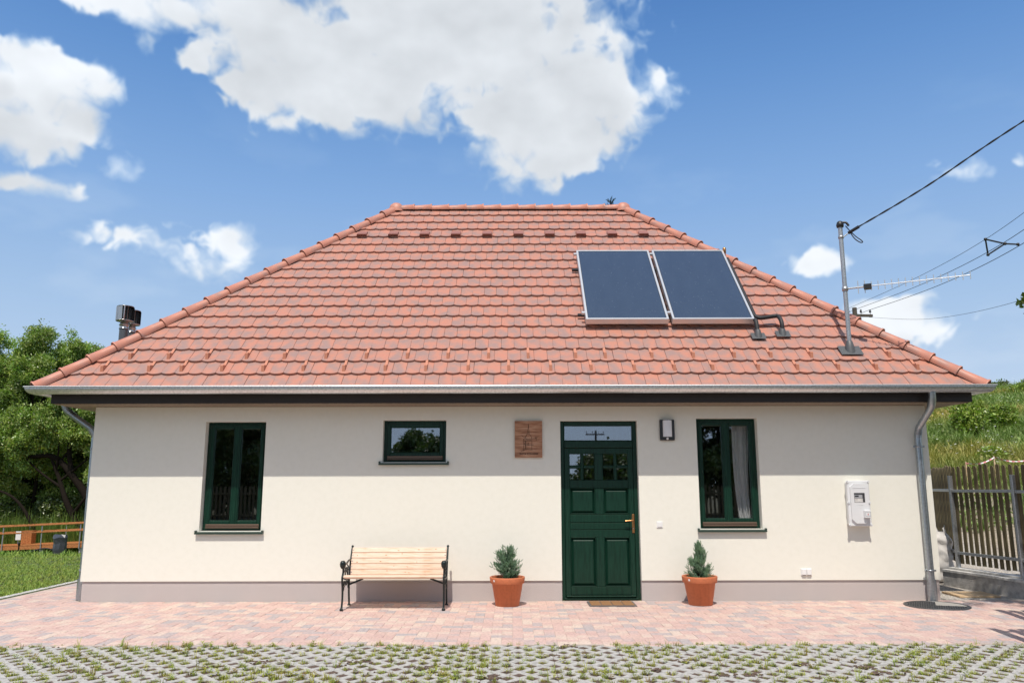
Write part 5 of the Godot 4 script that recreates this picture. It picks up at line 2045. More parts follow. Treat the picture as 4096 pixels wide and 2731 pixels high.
func tree(called: String, label: String, at: Vector3, h: float, trunk_r: float, blobs: Array, n: int, clump: Mesh, leaf: Material, sd: int, group := "", lean := Vector3.ZERO) -> Node3D:
	rng.seed = sd
	var t := thing(called, label, "tree" if called.ends_with("tree") or called.ends_with("spruce") else "shrub", at, group)
	var st := S(true)
	var tk := [Vector3(0, -0.3, 0)]
	var rad := [trunk_r * 1.25]
	for k in 5:
		var f := (k + 1) / 5.0
		tk.append(Vector3(0, h * 0.62 * f, 0) + lean * f + Vector3(rnd(-0.1, 0.1), 0, rnd(-0.1, 0.1)) * trunk_r * 3.0)
		rad.append(trunk_r * (1.0 - 0.72 * f))
	tube(st, curve(tk, 3), spread(rad, 3), 9, false)
	var total := 0.0
	for b in blobs:
		var c: Vector3 = b[0]
		var f := clampf((c.y - 0.9 * h * 0.25) / (h * 0.7), 0.15, 0.9)
		var i := f * 5.0
		var root: Vector3 = tk[int(i)].lerp(tk[mini(int(i) + 1, 5)], i - int(i))
		if root.y > c.y: root.y = lerpf(root.y, c.y, 0.5)
		var mid := root.lerp(c, 0.5) + Vector3(rnd(-0.2, 0.2), -0.06 * root.distance_to(c), rnd(-0.2, 0.2)) * 1.0
		var r0 := trunk_r * (0.62 - 0.4 * f)
		tube(st, curve([root, mid, c], 4), spread([r0, r0 * 0.6, r0 * 0.22], 4), 7, false)
		for q in 5:
			var tip: Vector3 = c + rdir() * b[1] * 0.85
			tube(st, [mid.lerp(c, rnd(0.2, 1.0)), c.lerp(tip, 0.5) + rdir() * 0.1, tip], [r0 * 0.3, r0 * 0.18, 0.006], 5, false)
		total += pow(b[1].x * b[1].y * b[1].z, 0.72)
	put("trunk", fin(st), M.shaded_bark, t)
	var xfs := []
	var cols := []
	for b in blobs:
		var c: Vector3 = b[0]
		var R: Vector3 = b[1]
		var cnt := maxi(int(n * pow(R.x * R.y * R.z, 0.72) / total), 16)
		var tone := rnd(0.82, 1.15)
		# sub-clusters keep the outline uneven
		var subs := []
		for k in 26 + int(R.x * 10.0):
			var dd := rdir()
			subs.append([dd * pow(rng.randf(), 0.4) * 0.95, (dd + Vector3(0, 0.35, 0) + rdir() * 0.5) * rnd(0.2, 0.55), rnd(0.07, 0.2)])
		for k in cnt:
			var s: Array = subs[rng.randi() % subs.size()]
			var p: Vector3 = s[0] + s[1] * rng.randf() + rdir() * s[2] * rnd(0.2, 1.3)
			var z := rnd(0.7, 1.25)
			xfs.append(Transform3D(Basis(rdir(), rng.randf() * TAU).scaled(Vector3(z, z, z)), c + p * R))
			var g := rnd(0.6, 1.3) * tone
			cols.append(Color(g * rnd(0.85, 1.2), g, g * rnd(0.8, 1.15)))
	var o := scatter("crown", clump, leaf, xfs, t, cols)
	o.set_meta("kind", "stuff")
	return t

func spread(r: Array, k: int) -> Array:
	# radii for a curve() of the same points
	var out := []
	for i in r.size() - 1:
		for j in k:
			out.append(lerpf(r[i], r[i + 1], float(j) / k))
	out.append(r[-1])
	return out

func crown(h: float, r: float, low: float, n: int, sd: int) -> Array:
	# blobs of a broad crown between low * h and h
	rng.seed = sd
	var out := []
	for k in n:
		var f := (k + 0.5) / n
		var y := lerpf(low * h, h * 0.92, f)
		var w := r * sqrt(maxf(0.08, 1.0 - pow((f - 0.38) / 0.66, 2.0)))
		var a := k * 2.4 + rnd(-0.5, 0.5)
		var s := r * rnd(0.36, 0.52) * (1.0 - 0.3 * f)
		out.append([Vector3(cos(a) * w * 0.62, y, sin(a) * w * 0.62), Vector3(s, s * rnd(0.7, 0.95), s)])
	return out

# ------------------------------------------------------------------ right of the house
func strip(st: SurfaceTool, line: Array, off0: float, off1: float, y0: float, y1: float) -> void:
	# a wall along a polyline in plan: between two offsets to its right, and two heights
	var L := []
	var R := []
	for i in line.size():
		var a: Vector2 = line[maxi(i - 1, 0)]
		var b: Vector2 = line[mini(i + 1, line.size() - 1)]
		var n := (b - a).normalized()
		n = Vector2(n.y, -n.x)
		L.append(line[i] + n * off0)
		R.append(line[i] + n * off1)
	for i in line.size() - 1:
		var mid: Vector2 = (L[i] + R[i]) / 2
		for e in [[L, -1.0], [R, 1.0]]:
			var a: Vector2 = e[0][i]
			var b: Vector2 = e[0][i + 1]
			poly(st, [Vector3(a.x, y0, a.y), Vector3(b.x, y0, b.y), Vector3(b.x, y1, b.y), Vector3(a.x, y1, a.y)], Vector3(a.x - mid.x, 0, a.y - mid.y))
		poly(st, [Vector3(L[i].x, y1, L[i].y), Vector3(L[i + 1].x, y1, L[i + 1].y), Vector3(R[i + 1].x, y1, R[i + 1].y), Vector3(R[i].x, y1, R[i].y)], Vector3.UP)
	for i in [0, line.size() - 1]:
		var k := 1 if i == 0 else line.size() - 2
		poly(st, [Vector3(L[i].x, y0, L[i].y), Vector3(R[i].x, y0, R[i].y), Vector3(R[i].x, y1, R[i].y), Vector3(L[i].x, y1, L[i].y)], Vector3(line[i].x - line[k].x, 0, line[i].y - line[k].y))

func pale_mesh(h: float, w: float) -> ArrayMesh:
	var st := S()
	var p := [Vector2(-w / 2, 0), Vector2(w / 2, 0)]
	for k in 9:
		var a := PI * k / 8.0
		p.append(Vector2(cos(a) * w / 2, h - w * 0.55 + sin(a) * w * 0.55))
	prism(st, p, -0.008, 0.008)
	return fin(st)

func palisade(called: String, label: String, line: Array, h: float, gap: float, base) -> void:
	var t := thing(called, label, "fence")
	var variants := [pale_mesh(h, 0.086), pale_mesh(h + 0.012, 0.083), pale_mesh(h - 0.01, 0.088)]
	for i in line.size() - 1:
		var a: Vector2 = line[i]
		var b: Vector2 = line[i + 1]
		var n := int(a.distance_to(b) / gap)
		var d := (b - a).normalized()
		var turn := atan2(-d.y, d.x)
		for k in n:
			var p := a + d * gap * (k + 0.5)
			var y: float = base if base is float else gy(p.x, p.y)
			put("pale", variants[rng.randi() % 3], M.fence_wood, t, Transform3D(Basis(Vector3.UP, turn + rnd(-0.02, 0.02)) * Basis(Vector3(0, 0, 1), rnd(-0.006, 0.006)), Vector3(p.x, y - 0.06, p.y)))
		if h > 2.0:
			for e in [0.012, a.distance_to(b) - 0.10]:
				put("gate_post", bar_at(Vector3(e, -0.15, -0.145), Vector3(e + 0.09, h - 0.2, -0.054), Transform3D(Basis(Vector3.UP, turn), Vector3(a.x, 0, a.y)), 0.006), M.fence_wood, t)
		for y in [0.35, h - 0.35]:
			var yy: float = y + (base if base is float else gy((a.x + b.x) / 2, (a.y + b.y) / 2))
			put("cross_rail", bar_at(Vector3(0, yy - 0.035, -0.052), Vector3(a.distance_to(b), yy + 0.035, -0.0105), Transform3D(Basis(Vector3.UP, turn), Vector3(a.x, 0, a.y)), 0.004), M.fence_wood, t)

func build_right_side() -> void:
	rng.seed = 61
	# low wall
	var line := [Vector2(6.40, -1.52), Vector2(6.46, -1.20), Vector2(6.55, -0.80), Vector2(6.66, -0.20), Vector2(6.78, 0.6), Vector2(6.92, 1.6), Vector2(7.1, 3.2), Vector2(7.3, 6.5)]
	var t := thing("low_wall", "low grey concrete wall with white top curving beside the house", "wall")
	var st := S()
	strip(st, line, 0.0, 0.24, -0.1, 0.205)
	put("wall_body", fin(st), M.concrete, t)
	st = S()
	strip(st, line, -0.012, 0.085, 0.205, 0.236)
	put("front_coping", fin(st), M.pale_concrete, t)
	st = S()
	strip(st, line, 0.105, 0.25, 0.205, 0.262)
	put("rear_coping", fin(st), M.pale_concrete, t)
	# steel frame fence on the wall
	t = thing("steel_fence_frame", "galvanised steel posts and rails standing on the low wall", "fence")
	var posts := [Vector3(7.38, 0.2, -3.75), Vector3(6.61, 0.205, -1.45), Vector3(6.772, 0.205, -0.2), Vector3(6.95, 0.205, 1.05)]
	for p in posts:
		put("post", bar(Vector3(p.x - 0.026, p.y, p.z - 0.026), Vector3(p.x + 0.026, p.y + 1.385, p.z + 0.026), 0.005), M.galvanised, t)
		put("post_cap", bar(Vector3(p.x - 0.029, p.y + 1.385, p.z - 0.029), Vector3(p.x + 0.029, p.y + 1.395, p.z + 0.029), 0.003), M.galvanised, t)
	for i in 3:
		var a: Vector3 = posts[i]
		var b: Vector3 = posts[i + 1]
		for y in [1.375, 0.475]:
			var p := Vector3(a.x, y, a.z)
			var q := Vector3(b.x, y + 0.008, b.z)
			var d := (q - p).normalized()
			var s := d.cross(Vector3.UP).normalized()
			put("rail", bar_at(Vector3(0.026, -0.02, -0.015), Vector3(p.distance_to(q) - 0.026, 0.02, 0.015), Transform3D(Basis(d, s.cross(d), s), p)), M.galvanised, t)
	var pales := thing("palisade_fence", "weathered brown picket boards mounted behind the steel posts", "fence")
	var pv := [pale_mesh(1.42, 0.062), pale_mesh(1.435, 0.060), pale_mesh(1.41, 0.064)]
	for i in 3:
		var a := Vector2(posts[i].x, posts[i].z)
		var b := Vector2(posts[i + 1].x, posts[i + 1].z)
		var d := (b - a).normalized()
		var nrm := Vector2(-d.y, d.x)
		if nrm.x < 0.0: nrm = -nrm
		var n := int(round(a.distance_to(b) / 0.119))
		for k in n:
			var p := a + d * a.distance_to(b) * (k + 0.5) / n + nrm * 0.026
			put("pale", pv[rng.randi() % 3], M.fence_wood, pales, Transform3D(Basis(Vector3.UP, atan2(-d.y, d.x) + rnd(-0.03, 0.03)) * Basis(Vector3(0, 0, 1), rnd(-0.006, 0.006)), Vector3(p.x, 0.325 + rnd(-0.006, 0.006), p.y)))
	palisade("picket_gate", "picket gate leaf shading the paving at the right edge", [Vector2(5.57, 2.29), Vector2(7.0, 2.29)], 2.66, 0.128, 0.0)
	palisade("picket_gate", "picket gate leaf nearest the lattice slabs at the right edge", [Vector2(4.765, 3.54), Vector2(6.4, 3.54)], 2.66, 0.128, 0.0)
	# white rubble sack
	t = thing("rubble_sack", "crumpled white sack leaning at the corner behind the house", "sack", Vector3(6.50, 0.0, -1.86))
	st = S(true)
	var rings := 22
	var N := FastNoiseLite.new()
	N.seed = 8
	N.frequency = 3.2
	N.fractal_octaves = 3
	var pt := func(i: int, k: int) -> Vector3:
		var f := float(i) / rings
		var a := TAU * k / 28.0
		var r := 0.20 * (1.0 - 0.25 * pow(absf(f - 0.45) * 2.0, 2.0)) * (1.0 - 0.42 * smoothstep(0.82, 1.0, f))
		if i == 0: r = 0.0
		var p := Vector3(cos(a) * r * 1.15, 0.80 * f, sin(a) * r * 0.8)
		var w := N.get_noise_3d(p.x * 2.0, p.y * 1.4, p.z * 2.0)
		p += Vector3(cos(a), 0, sin(a)) * (w * 0.045 + 0.010 * sin(f * 26.0 + 4.0 * w))
		p.x += 0.05 * f
		if i == rings:
			p.y += 0.07 * sin(a * 3.0) + 0.03 * sin(a * 7.0)
		return p
	for i in rings:
		for k in 28:
			var q := [pt.call(i, k), pt.call(i, k + 1), pt.call(i + 1, k + 1), pt.call(i + 1, k)]
			var out: Vector3 = q[1] + q[2]
			if i == 0:
				poly(st, [q[0], q[2], q[3]], Vector3(out.x, -0.1, out.z))
			else:
				poly(st, q, Vector3(out.x, 0, out.z))
	put("sack_body", fin(st), M.sack, t)
	# sheet of board on the ground
	t = thing("plywood_board", "pale timber board lying on the ground by the house corner", "board", Vector3(6.19, 0.0, -0.44))
	for k in 3:
		put("plank", bar(Vector3(-0.27, 0.004, -0.235 + k * 0.157), Vector3(0.27, 0.026, -0.235 + k * 0.157 + 0.154), 0.003), M.board_wood, t, Transform3D(Basis(Vector3.UP, -0.03), Vector3(rnd(-0.01, 0.01), 0, 0)))
	# gravel over the strip behind the low wall and by the house corner
	var peb := S(true)
	lathe(peb, [[0.0, -0.008], [0.013, -0.002], [0.012, 0.006], [0.0, 0.010]], 6)
	var xfs := []
	for k in 2600:
		var x := rnd(5.62, 7.35)
		var z := rnd(-4.0, -0.05)
		if x > 6.3 + 0.0 and x < 6.75 and z > -1.6: continue
		if absf(x - 6.19) < 0.3 and absf(z + 0.44) < 0.28: continue
		var s := rnd(0.35, 1.2)
		xfs.append(Transform3D(Basis(Vector3.UP, rng.randf() * TAU).scaled(Vector3(s, s * rnd(0.5, 0.9), s * rnd(0.7, 1.3))), Vector3(x, gy(x, z), z)))
	var o := scatter("gravel", fin(peb), M.gravel, xfs, self)
	tag(o, "loose gravel between the house corner and the fence", "gravel", "", "stuff")
	# hillside growth
	var patch := FastNoiseLite.new()
	patch.seed = 15
	patch.frequency = 0.25
	patch.fractal_octaves = 4
	var lists := [[], []]
	var cl := [[], []]
	var flowers := []
	for k in 24000:
		var dist := 3.4 + 46.0 * pow(rng.randf(), 1.35)
		var z := -dist
		var side := rnd(0.40, 0.80)
		var x := side * (10.64 - z)
		if x < 7.9 - 0.1 * z * 0.0: continue
		var nn := patch.get_noise_2d(x, z)
		if nn > 0.28 and rng.randf() < 0.75: continue
		if x < 12.5 and gy(x, z) < 1.45 + 0.5 * nn and rng.randf() < 0.85: continue
		var v := 0 if rng.randf() < 0.42 else 1
		var s := rnd(0.6, 1.5) * (0.8 + dist * 0.004)
		lists[v].append(Transform3D(Basis(Vector3.UP, rng.randf() * TAU).scaled(Vector3(s, s * rnd(0.6, 1.3), s)), Vector3(x, gy(x, z) - 0.02, z)))
		var g := rnd(0.6, 1.1)
		var warm := smoothstep(-0.2, 0.5, patch.get_noise_2d(x * 0.5 + 40.0, z * 0.5))
		cl[v].append(Color(g * lerpf(0.75, 1.55, warm), g * lerpf(0.95, 1.15, warm), g * lerpf(0.9, 1.1, warm)))
		if rng.randf() < 0.03 and patch.get_noise_2d(x * 0.8, z * 0.8 + 70.0) > 0.05:
			for f in 7:
				flowers.append(Transform3D(Basis(Vector3.UP, rng.randf() * TAU) * Basis(Vector3(1, 0, 0), rnd(-0.4, 0.4)), Vector3(x + rnd(-0.25, 0.25), gy(x, z) + rnd(0.35, 0.65), z + rnd(-0.2, 0.2))))
	o = scatter("meadow_grass", tuft(91, 18, 0.34, 0.17, 0.007, 0.85), M.leaf_meadow, lists[0], self, cl[0])
	tag(o, "tall meadow grass covering the hillside behind the fence", "grass", "", "stuff")
	o = scatter("meadow_herbs", leaf_clump(92, 34, 0.20, 0.10, 0.022), M.leaf_meadow, lists[1], self, cl[1])
	tag(o, "broad-leaved meadow herbs scattered on the hillside", "herbs", "", "stuff")
	var fl := S()
	for k in 10:
		var a := TAU * k / 10.0
		var c := Vector3(cos(a) * 0.028, rnd(-0.006, 0.006), sin(a) * 0.028)
		poly(fl, [c + Vector3(0.013, 0.002, 0), c + Vector3(0, 0, 0.013), c + Vector3(-0.013, 0.002, 0), c + Vector3(0, 0, -0.013)], Vector3.UP)
	for k in flowers.size(): flowers[k].basis = flowers[k].basis.scaled(Vector3(0.6, 0.6, 0.6))
	o = scatter("white_flowers", fin(fl), M.petal, flowers, self)
	tag(o, "small white umbel flowers dotted over the hillside", "flowers", "", "stuff")
	# bushes on the hillside
	var bush_leaf := leaf_clump(93, 26, 0.15, 0.075, 0.022)
	var bushes := [[Vector3(12.3, 0, -10.5), 0.45, 1.1, "round green bush standing alone on the middle of the hillside", 1], [Vector3(13.4, 0, -10.9), 0.42, 0.75, "lower bush just right of the round green one", 1], [Vector3(13.2, 0, -14.8), 0.35, 0.35, "low bush above the house corner on the hillside", 1], [Vector3(20.5, 0, -21.0), 0.55, 0.5, "olive bush high on the hillside at the right edge", 1], [Vector3(17.2, 0, -19.5), 0.45, 0.4, "small bush higher up the slope behind the round one", 0], [Vector3(11.0, 0, -7.6), 0.25, 0.25, "leafy bush low on the slope behind the tape", 1]]
	for b in bushes:
		var p: Vector3 = b[0]
		p.y = gy(p.x, p.z)
		var r: float = b[1]
		var bl := []
		rng.seed = int(p.x * 100.0)
		for k in 7:
			bl.append([Vector3(rnd(-0.45, 0.45) * r, b[2] * rnd(0.2, 0.7), rnd(-0.45, 0.45) * r), Vector3(r, b[2] * 0.75, r) * rnd(0.3, 0.42)])
		tree("hillside_bush", b[3], p, b[2], 0.03, bl, int(300 + 1200 * r * b[2]), bush_leaf, M.leaf_bright if b[4] else M.leaf_dark, int(p.x * 77.0), "bushes on the hillside")
	# trees along the crest
	var crest_leaf := leaf_clump(94, 26, 0.32, 0.16, 0.05)
	var crest := [[Vector3(34.0, 0, -44.0), 0.9, "broad tree on the hill crest at the right edge"], [Vector3(31.2, 0, -43.0), 0.6, "low crest tree just right of the roof corner"], [Vector3(37.5, 0, -45.0), 1.3, "largest tree along the hill crest, past the frame"], [Vector3(32.6, 0, -46.0), 0.8, "rounded crest tree between the low one and the broad one"]]
	for c in crest:
		var p: Vector3 = c[0]
		p.y = gy(p.x, p.z) - 0.25
		tree("crest_tree", c[2], p, c[1] * 1.6, 0.1, crown(c[1] * 1.3, c[1] * 0.8, 0.25, 9, int(p.x)), 380, crest_leaf, M.leaf_dark, int(p.x * 13.0), "trees along the hill crest")
	# barrier tape on stakes
	t = thing("barrier_tape", "red and white barrier tape strung between stakes on the hillside", "tape")
	var tp := [Vector3(9.47, 1.90, -6.0), Vector3(10.07, 2.02, -6.0), Vector3(10.9, 1.98, -6.1), Vector3(12.2, 2.1, -6.4)]
	for i in 3:
		var a: Vector3 = tp[i]
		var b: Vector3 = tp[i + 1]
		var n := int(a.distance_to(b) / 0.06)
		for k in n:
			st = S()
			var q := []
			for e in [[0, -1], [1, -1], [1, 1], [0, 1]]:
				var f: float = float(k + e[0]) / n
				var tw := 0.9 * sin(f * 6.0 + i)
				q.append(a.lerp(b, f) + Vector3(0, -0.06 * sin(f * PI), 0) + Vector3(0, cos(tw), sin(tw)) * 0.015 * e[1])
			poly(st, q, Vector3(0, 0, 1))
			put("white_band" if k % 2 else "red_band", fin(st), M.tape_white if k % 2 else M.tape_red, t)
	for i in 3:
		var p: Vector3 = tp[i]
		var stake := thing("tape_stake", ["short stake at the left end of the barrier tape", "wooden stake holding up the middle of the barrier tape", "wooden stake of the barrier tape at the right edge"][i], "stake", Vector3(p.x, gy(p.x, p.z) - 0.1, p.z - 0.02), "stakes of the barrier tape")
		st = S()
		var y1 := p.y - stake.position.y + 0.04
		cbox(st, Vector3(-0.014, 0, -0.014), Vector3(0.014, y1 - 0.05, 0.014), 0.003)
		prism(st, [Vector2(-0.014, y1 - 0.05), Vector2(0.014, y1 - 0.05), Vector2(0.004, y1), Vector2(-0.004, y1)], -0.013, 0.013)
		put("stake_post", fin(st), M.board_wood, stake)
	# the tree past the right edge whose twig and shade come into the picture
	tree("garden_tree", "leafy tree past the right edge, its twig tip hanging into view", Vector3(8.6, 0.2, 3.3), 7.8, 0.13, [[Vector3(-2.75, 6.6, 0.55), Vector3(0.75, 0.45, 0.5)], [Vector3(-2.2, 6.7, 0.35), Vector3(0.9, 0.5, 0.6)], [Vector3(-1.2, 6.7, 0.3), Vector3(1.1, 0.8, 0.9)], [Vector3(0.2, 6.4, 0.0), Vector3(1.6, 1.3, 1.4)], [Vector3(0.9, 5.0, 0.4), Vector3(1.2, 1.0, 1.2)], [Vector3(-2.42, 3.32, -1.72), Vector3(0.13, 0.13, 0.16)], [Vector3(-1.5, 3.7, -1.2), Vector3(0.35, 0.4, 0.4)], [Vector3(-0.6, 5.2, -0.5), Vector3(0.7, 0.6, 0.6)], [Vector3(0.2, 7.4, 0.3), Vector3(1.2, 0.8, 1.0)]], 1900, leaf_clump(95, 16, 0.17, 0.085, 0.026), M.leaf_bright, 5150)

# ------------------------------------------------------------------ left of the house
func build_left_side() -> void:
	rng.seed = 71
	var willow := leaf_clump(96, 34, 0.34, 0.16, 0.034)
	var data := [[Vector3(-29.6, -2.5, -35.0), 13.2, 3.1, "tall willow at the left edge beyond the boardwalk", 4400], [Vector3(-26.6, -2.5, -34.5), 13.7, 2.8, "tallest willow, centre of the left group behind the boardwalk", 4600], [Vector3(-24.4, -2.5, -36.5), 12.7, 2.5, "willow right of the tallest one, behind the flues", 3800], [Vector3(-21.6, -2.5, -37.5), 12.3, 2.6, "willow showing just left of the roof hip", 3400], [Vector3(-40.0, -2.5, -42.0), 12.5, 3.6, "willow farthest left, well past the boardwalk view", 1500], [Vector3(-47.0, -2.5, -46.0), 11.0, 3.6, "last willow of the row, far left outside the view", 1300], [Vector3(-33.5, -2.5, -38.0), 12.0, 3.2, "willow past the left edge of the boardwalk view", 1500], [Vector3(-17.5, -2.5, -39.0), 11.5, 3.0, "willow hidden behind the left end of the house", 1200]]
	for d in data:
		var p: Vector3 = d[0]
		tree("willow_tree", d[3], p, d[1], 0.34, crown(d[1], d[2], 0.22, 15, int(-p.x * 10.0)), d[4], willow, M.leaf_willow, int(-p.x * 31.0), "willows beyond the boardwalk", Vector3(rnd(-1.2, 1.2), 0, rnd(-0.5, 0.5)))
	# leaning dark trunks of an old tree in front of them
	var old := [[Vector3(-2.2, 7.2, 0.3), Vector3(1.9, 1.0, 1.0)], [Vector3(0.9, 6.6, 0.2), Vector3(1.5, 1.0, 1.0)], [Vector3(-0.6, 8.0, 0.0), Vector3(1.8, 1.0, 1.2)], [Vector3(-4.6, 6.2, 0.4), Vector3(1.4, 0.8, 0.8)], [Vector3(0.4, 4.6, 0.5), Vector3(0.8, 0.6, 0.5)]]
	tree("old_tree", "old leaning tree with dark bare trunk left of the house corner", Vector3(-22.0, -2.4, -32.0), 8.6, 0.24, old, 1900, willow, M.leaf_willow, 812, "", Vector3(-2.6, 0, 0.2))
	var limb := S(true)
	tube(limb, curve([Vector3(-21.3, -2.6, -31.5), Vector3(-21.8, -0.9, -31.4), Vector3(-22.4, 0.6, -31.95), Vector3(-23.4, 2.0, -31.9), Vector3(-24.5, 3.0, -31.9), Vector3(-25.9, 3.05, -31.85), Vector3(-27.6, 3.6, -31.9)], 5), spread([0.27, 0.24, 0.21, 0.17, 0.14, 0.10, 0.05], 5), 9, false)
	tube(limb, curve([Vector3(-23.4, 2.0, -31.9), Vector3(-23.7, 3.4, -31.9), Vector3(-23.2, 5.0, -31.4), Vector3(-23.5, 7.0, -31.6)], 5), spread([0.14, 0.12, 0.08, 0.04], 5), 8, false)
	tube(limb, curve([Vector3(-22.1, 0.2, -31.95), Vector3(-22.0, 1.8, -31.4), Vector3(-21.3, 3.6, -31.5)], 5), spread([0.13, 0.10, 0.05], 5), 8, false)
	tube(limb, curve([Vector3(-24.4, -2.6, -31.6), Vector3(-25.0, -0.6, -31.5), Vector3(-26.2, 0.9, -31.5), Vector3(-28.0, 1.5, -31.5)], 5), spread([0.12, 0.10, 0.07, 0.03], 5), 8, false)
	put("limb", fin(limb), M.shaded_bark, get_node("old_tree"), Transform3D(Basis(), -get_node("old_tree").position))
	# undergrowth
	var under := leaf_clump(97, 30, 0.36, 0.17, 0.05)
	var ul := ["dark undergrowth shrub at the far left behind the railing", "dark undergrowth shrub behind the wooden cabinet", "dark undergrowth shrub behind the middle railing posts", "dark undergrowth shrub beside the old tree", "dark undergrowth shrub against the house corner", "dark undergrowth shrub hidden past the house corner"]
	for k in 6:
		var x := -30.5 + k * 2.35
		var bl := []
		rng.seed = 500 + k
		for q in 8:
			bl.append([Vector3(rnd(-1.3, 1.3), rnd(0.6, 3.4), rnd(-0.7, 0.7)), Vector3(rnd(0.7, 1.1), rnd(0.6, 0.9), rnd(0.6, 0.9))])
		tree("undergrowth_shrub", ul[k], Vector3(x, -2.5, -33.6 - 0.4 * (k % 2)), 3.6, 0.06, bl, 620, under, M.leaf_dark, 900 + k, "undergrowth under the willows")
	# reeds
	var xfs := []
	var cols := []
	rng.seed = 72
	for k in 2600:
		var x := rnd(-33.0, -17.0)
		var z := rnd(-33.0, -31.2)
		var s := rnd(0.6, 1.3)
		xfs.append(Transform3D(Basis(Vector3.UP, rng.randf() * TAU).scaled(Vector3(s, s * rnd(0.8, 1.2), s)), Vector3(x, -2.5, z)))
		var g := rnd(0.45, 0.9)
		cols.append(Color(g, g, g * 0.9))
	var o := scatter("reeds", tuft(98, 14, 1.9, 0.22, 0.016, 0.22), M.leaf_grass, xfs, self, cols)
	tag(o, "green reeds growing behind the boardwalk", "reeds", "", "stuff")
	# boardwalk
	var t := thing("boardwalk", "orange-brown timber boardwalk beyond the lawn", "boardwalk")
	var yd := func(x: float) -> float: return -1.39 + 0.035 * (x + 23.3)
	var st: SurfaceTool
	for z in [-29.4, -31.0]:
		var d := Vector3(20.0, 0.7, 0).normalized()
		put("edge_beam", bar_at(Vector3(0, -0.19, -0.03), Vector3(20.0, 0.0, 0.03), Transform3D(Basis(d, Vector3(-d.y, d.x, 0), Vector3(0, 0, 1)), Vector3(-34.0, yd.call(-34.0), z))), M.deck_wood, t)
	for k in 142:
		var x := -34.0 + k * 0.141
		put("deck_plank", bar(Vector3(x, yd.call(x) + 0.002, -31.05), Vector3(x + 0.132, yd.call(x) + 0.03, -29.36), 0.004), M.deck_wood, t)
	for k in 10:
		var x := -33.0 + k * 1.95
		for z in [-29.55, -30.85]:
			put("support", bar(Vector3(x - 0.09, -2.6, z - 0.09), Vector3(x + 0.09, yd.call(x) - 0.192, z + 0.09), 0.01), M.concrete, t)
	t = thing("boardwalk_railing", "orange railing with steel posts along the boardwalk's near side", "railing", Vector3.ZERO, "boardwalk railings")
	rail_run(t, -29.32, -32.8, -25.12, yd)
	t = thing("boardwalk_railing", "orange railing with steel posts along the boardwalk's far side", "railing", Vector3.ZERO, "boardwalk railings")
	rail_run(t, -31.1, -33.5, -24.9, yd)
	# cabinet and sign on the boardwalk
	t = thing("wooden_cabinet", "orange wooden cabinet standing on the boardwalk", "cabinet", Vector3(-24.55, -1.39, -30.5))
	for k in 5:
		put("board", bar(Vector3(-0.26 + k * 0.104, 0.0, -0.2), Vector3(-0.26 + k * 0.104 + 0.1, 0.60, 0.2), 0.005), M.deck_wood, t)
	put("lid", bar(Vector3(-0.29, 0.602, -0.24), Vector3(0.29, 0.63, 0.24), 0.005), M.deck_wood, t)
	t = thing("notice_board", "small white notice board beside the wooden cabinet", "sign", Vector3(-24.62, -1.39, -29.75))
	put("panel", bar(Vector3(-0.13, 0.22, 0.0), Vector3(0.13, 0.64, 0.02), 0.004), M.white_plastic, t)
	put("print", bar(Vector3(-0.10, 0.50, 0.020), Vector3(0.10, 0.55, 0.022), 0.0005), M.print_grey, t)
	put("leg", bar(Vector3(-0.015, 0.0, -0.02), Vector3(0.015, 0.6, -0.001), 0.003), M.galvanised, t)
	# wrapped thing at the lawn's edge
	t = thing("wrapped_crate", "upright bundle wrapped in black sheeting at the lawn's edge", "bundle", Vector3(-10.11, gy(-10.1, -7.5), -7.5))
	st = S()
	var ring := func(y: float, w: float, d: float, dx: float, tw: float) -> Array:
		var r := []
		for k in 8:
			var a := TAU * (k + 0.5) / 8.0
			r.append(Vector3(cos(a + tw) * w + dx, y + 0.02 * sin(k * 2.1), sin(a + tw) * d))
		return r
	var rs := [ring.call(0.0, 0.135, 0.11, 0.01, 0.0), ring.call(0.12, 0.15, 0.12, 0.0, 0.1), ring.call(0.26, 0.14, 0.11, 0.005, -0.05), ring.call(0.38, 0.155, 0.13, -0.005, 0.12), ring.call(0.44, 0.15, 0.05, -0.01, 0.1)]
	for i in 4:
		for k in 8:
			var k2 := (k + 1) % 8
			poly(st, [rs[i][k], rs[i][k2], rs[i + 1][k2]], rs[i][k] + rs[i][k2])
			poly(st, [rs[i][k], rs[i + 1][k2], rs[i + 1][k]], rs[i][k] + rs[i][k2])
	poly(st, rs[4], Vector3.UP)
	put("sheeting", fin(st), M.dark_sheet, t)
	st = S(true)
	tube(st, curve([Vector3(-10.80, gy(-10.8, -7.3), -7.3), Vector3(-10.62, 0.06, -7.35), Vector3(-10.42, 0.115, -7.4), Vector3(-10.27, 0.09, -7.45), Vector3(-10.2, 0.0, -7.48)], 6), 0.012, 8)
	top("water_hose", fin(st), M.black_rubber, "black hose arching over the lawn beside the wrapped bundle", "hose")
	t = thing("garden_light", "thin black garden light standing at the lawn's far edge", "lamp", Vector3(-10.96, gy(-10.96, -7.4), -7.4))
	st = S(true)
	lathe(st, [[0.014, -0.05], [0.014, 0.22], [0.022, 0.225], [0.022, 0.27], [0.03, 0.275], [0.026, 0.29], [0.0, 0.295]], 12)
	put("light_post", fin(st), M.black_plastic, t)
	# a spruce behind the house; only its tip shows over the ridge
	rng.seed = 73
	t = thing("spruce_tree", "spruce behind the house with only its tip above the ridge", "tree", Vector3(2.99, 0.0, -12.0))
	st = S(true)
	tube(st, [Vector3(0, -0.2, 0), Vector3(0, 5.0, 0), Vector3(0, 9.85, 0)], [0.16, 0.08, 0.008], 8)
	var sp := []
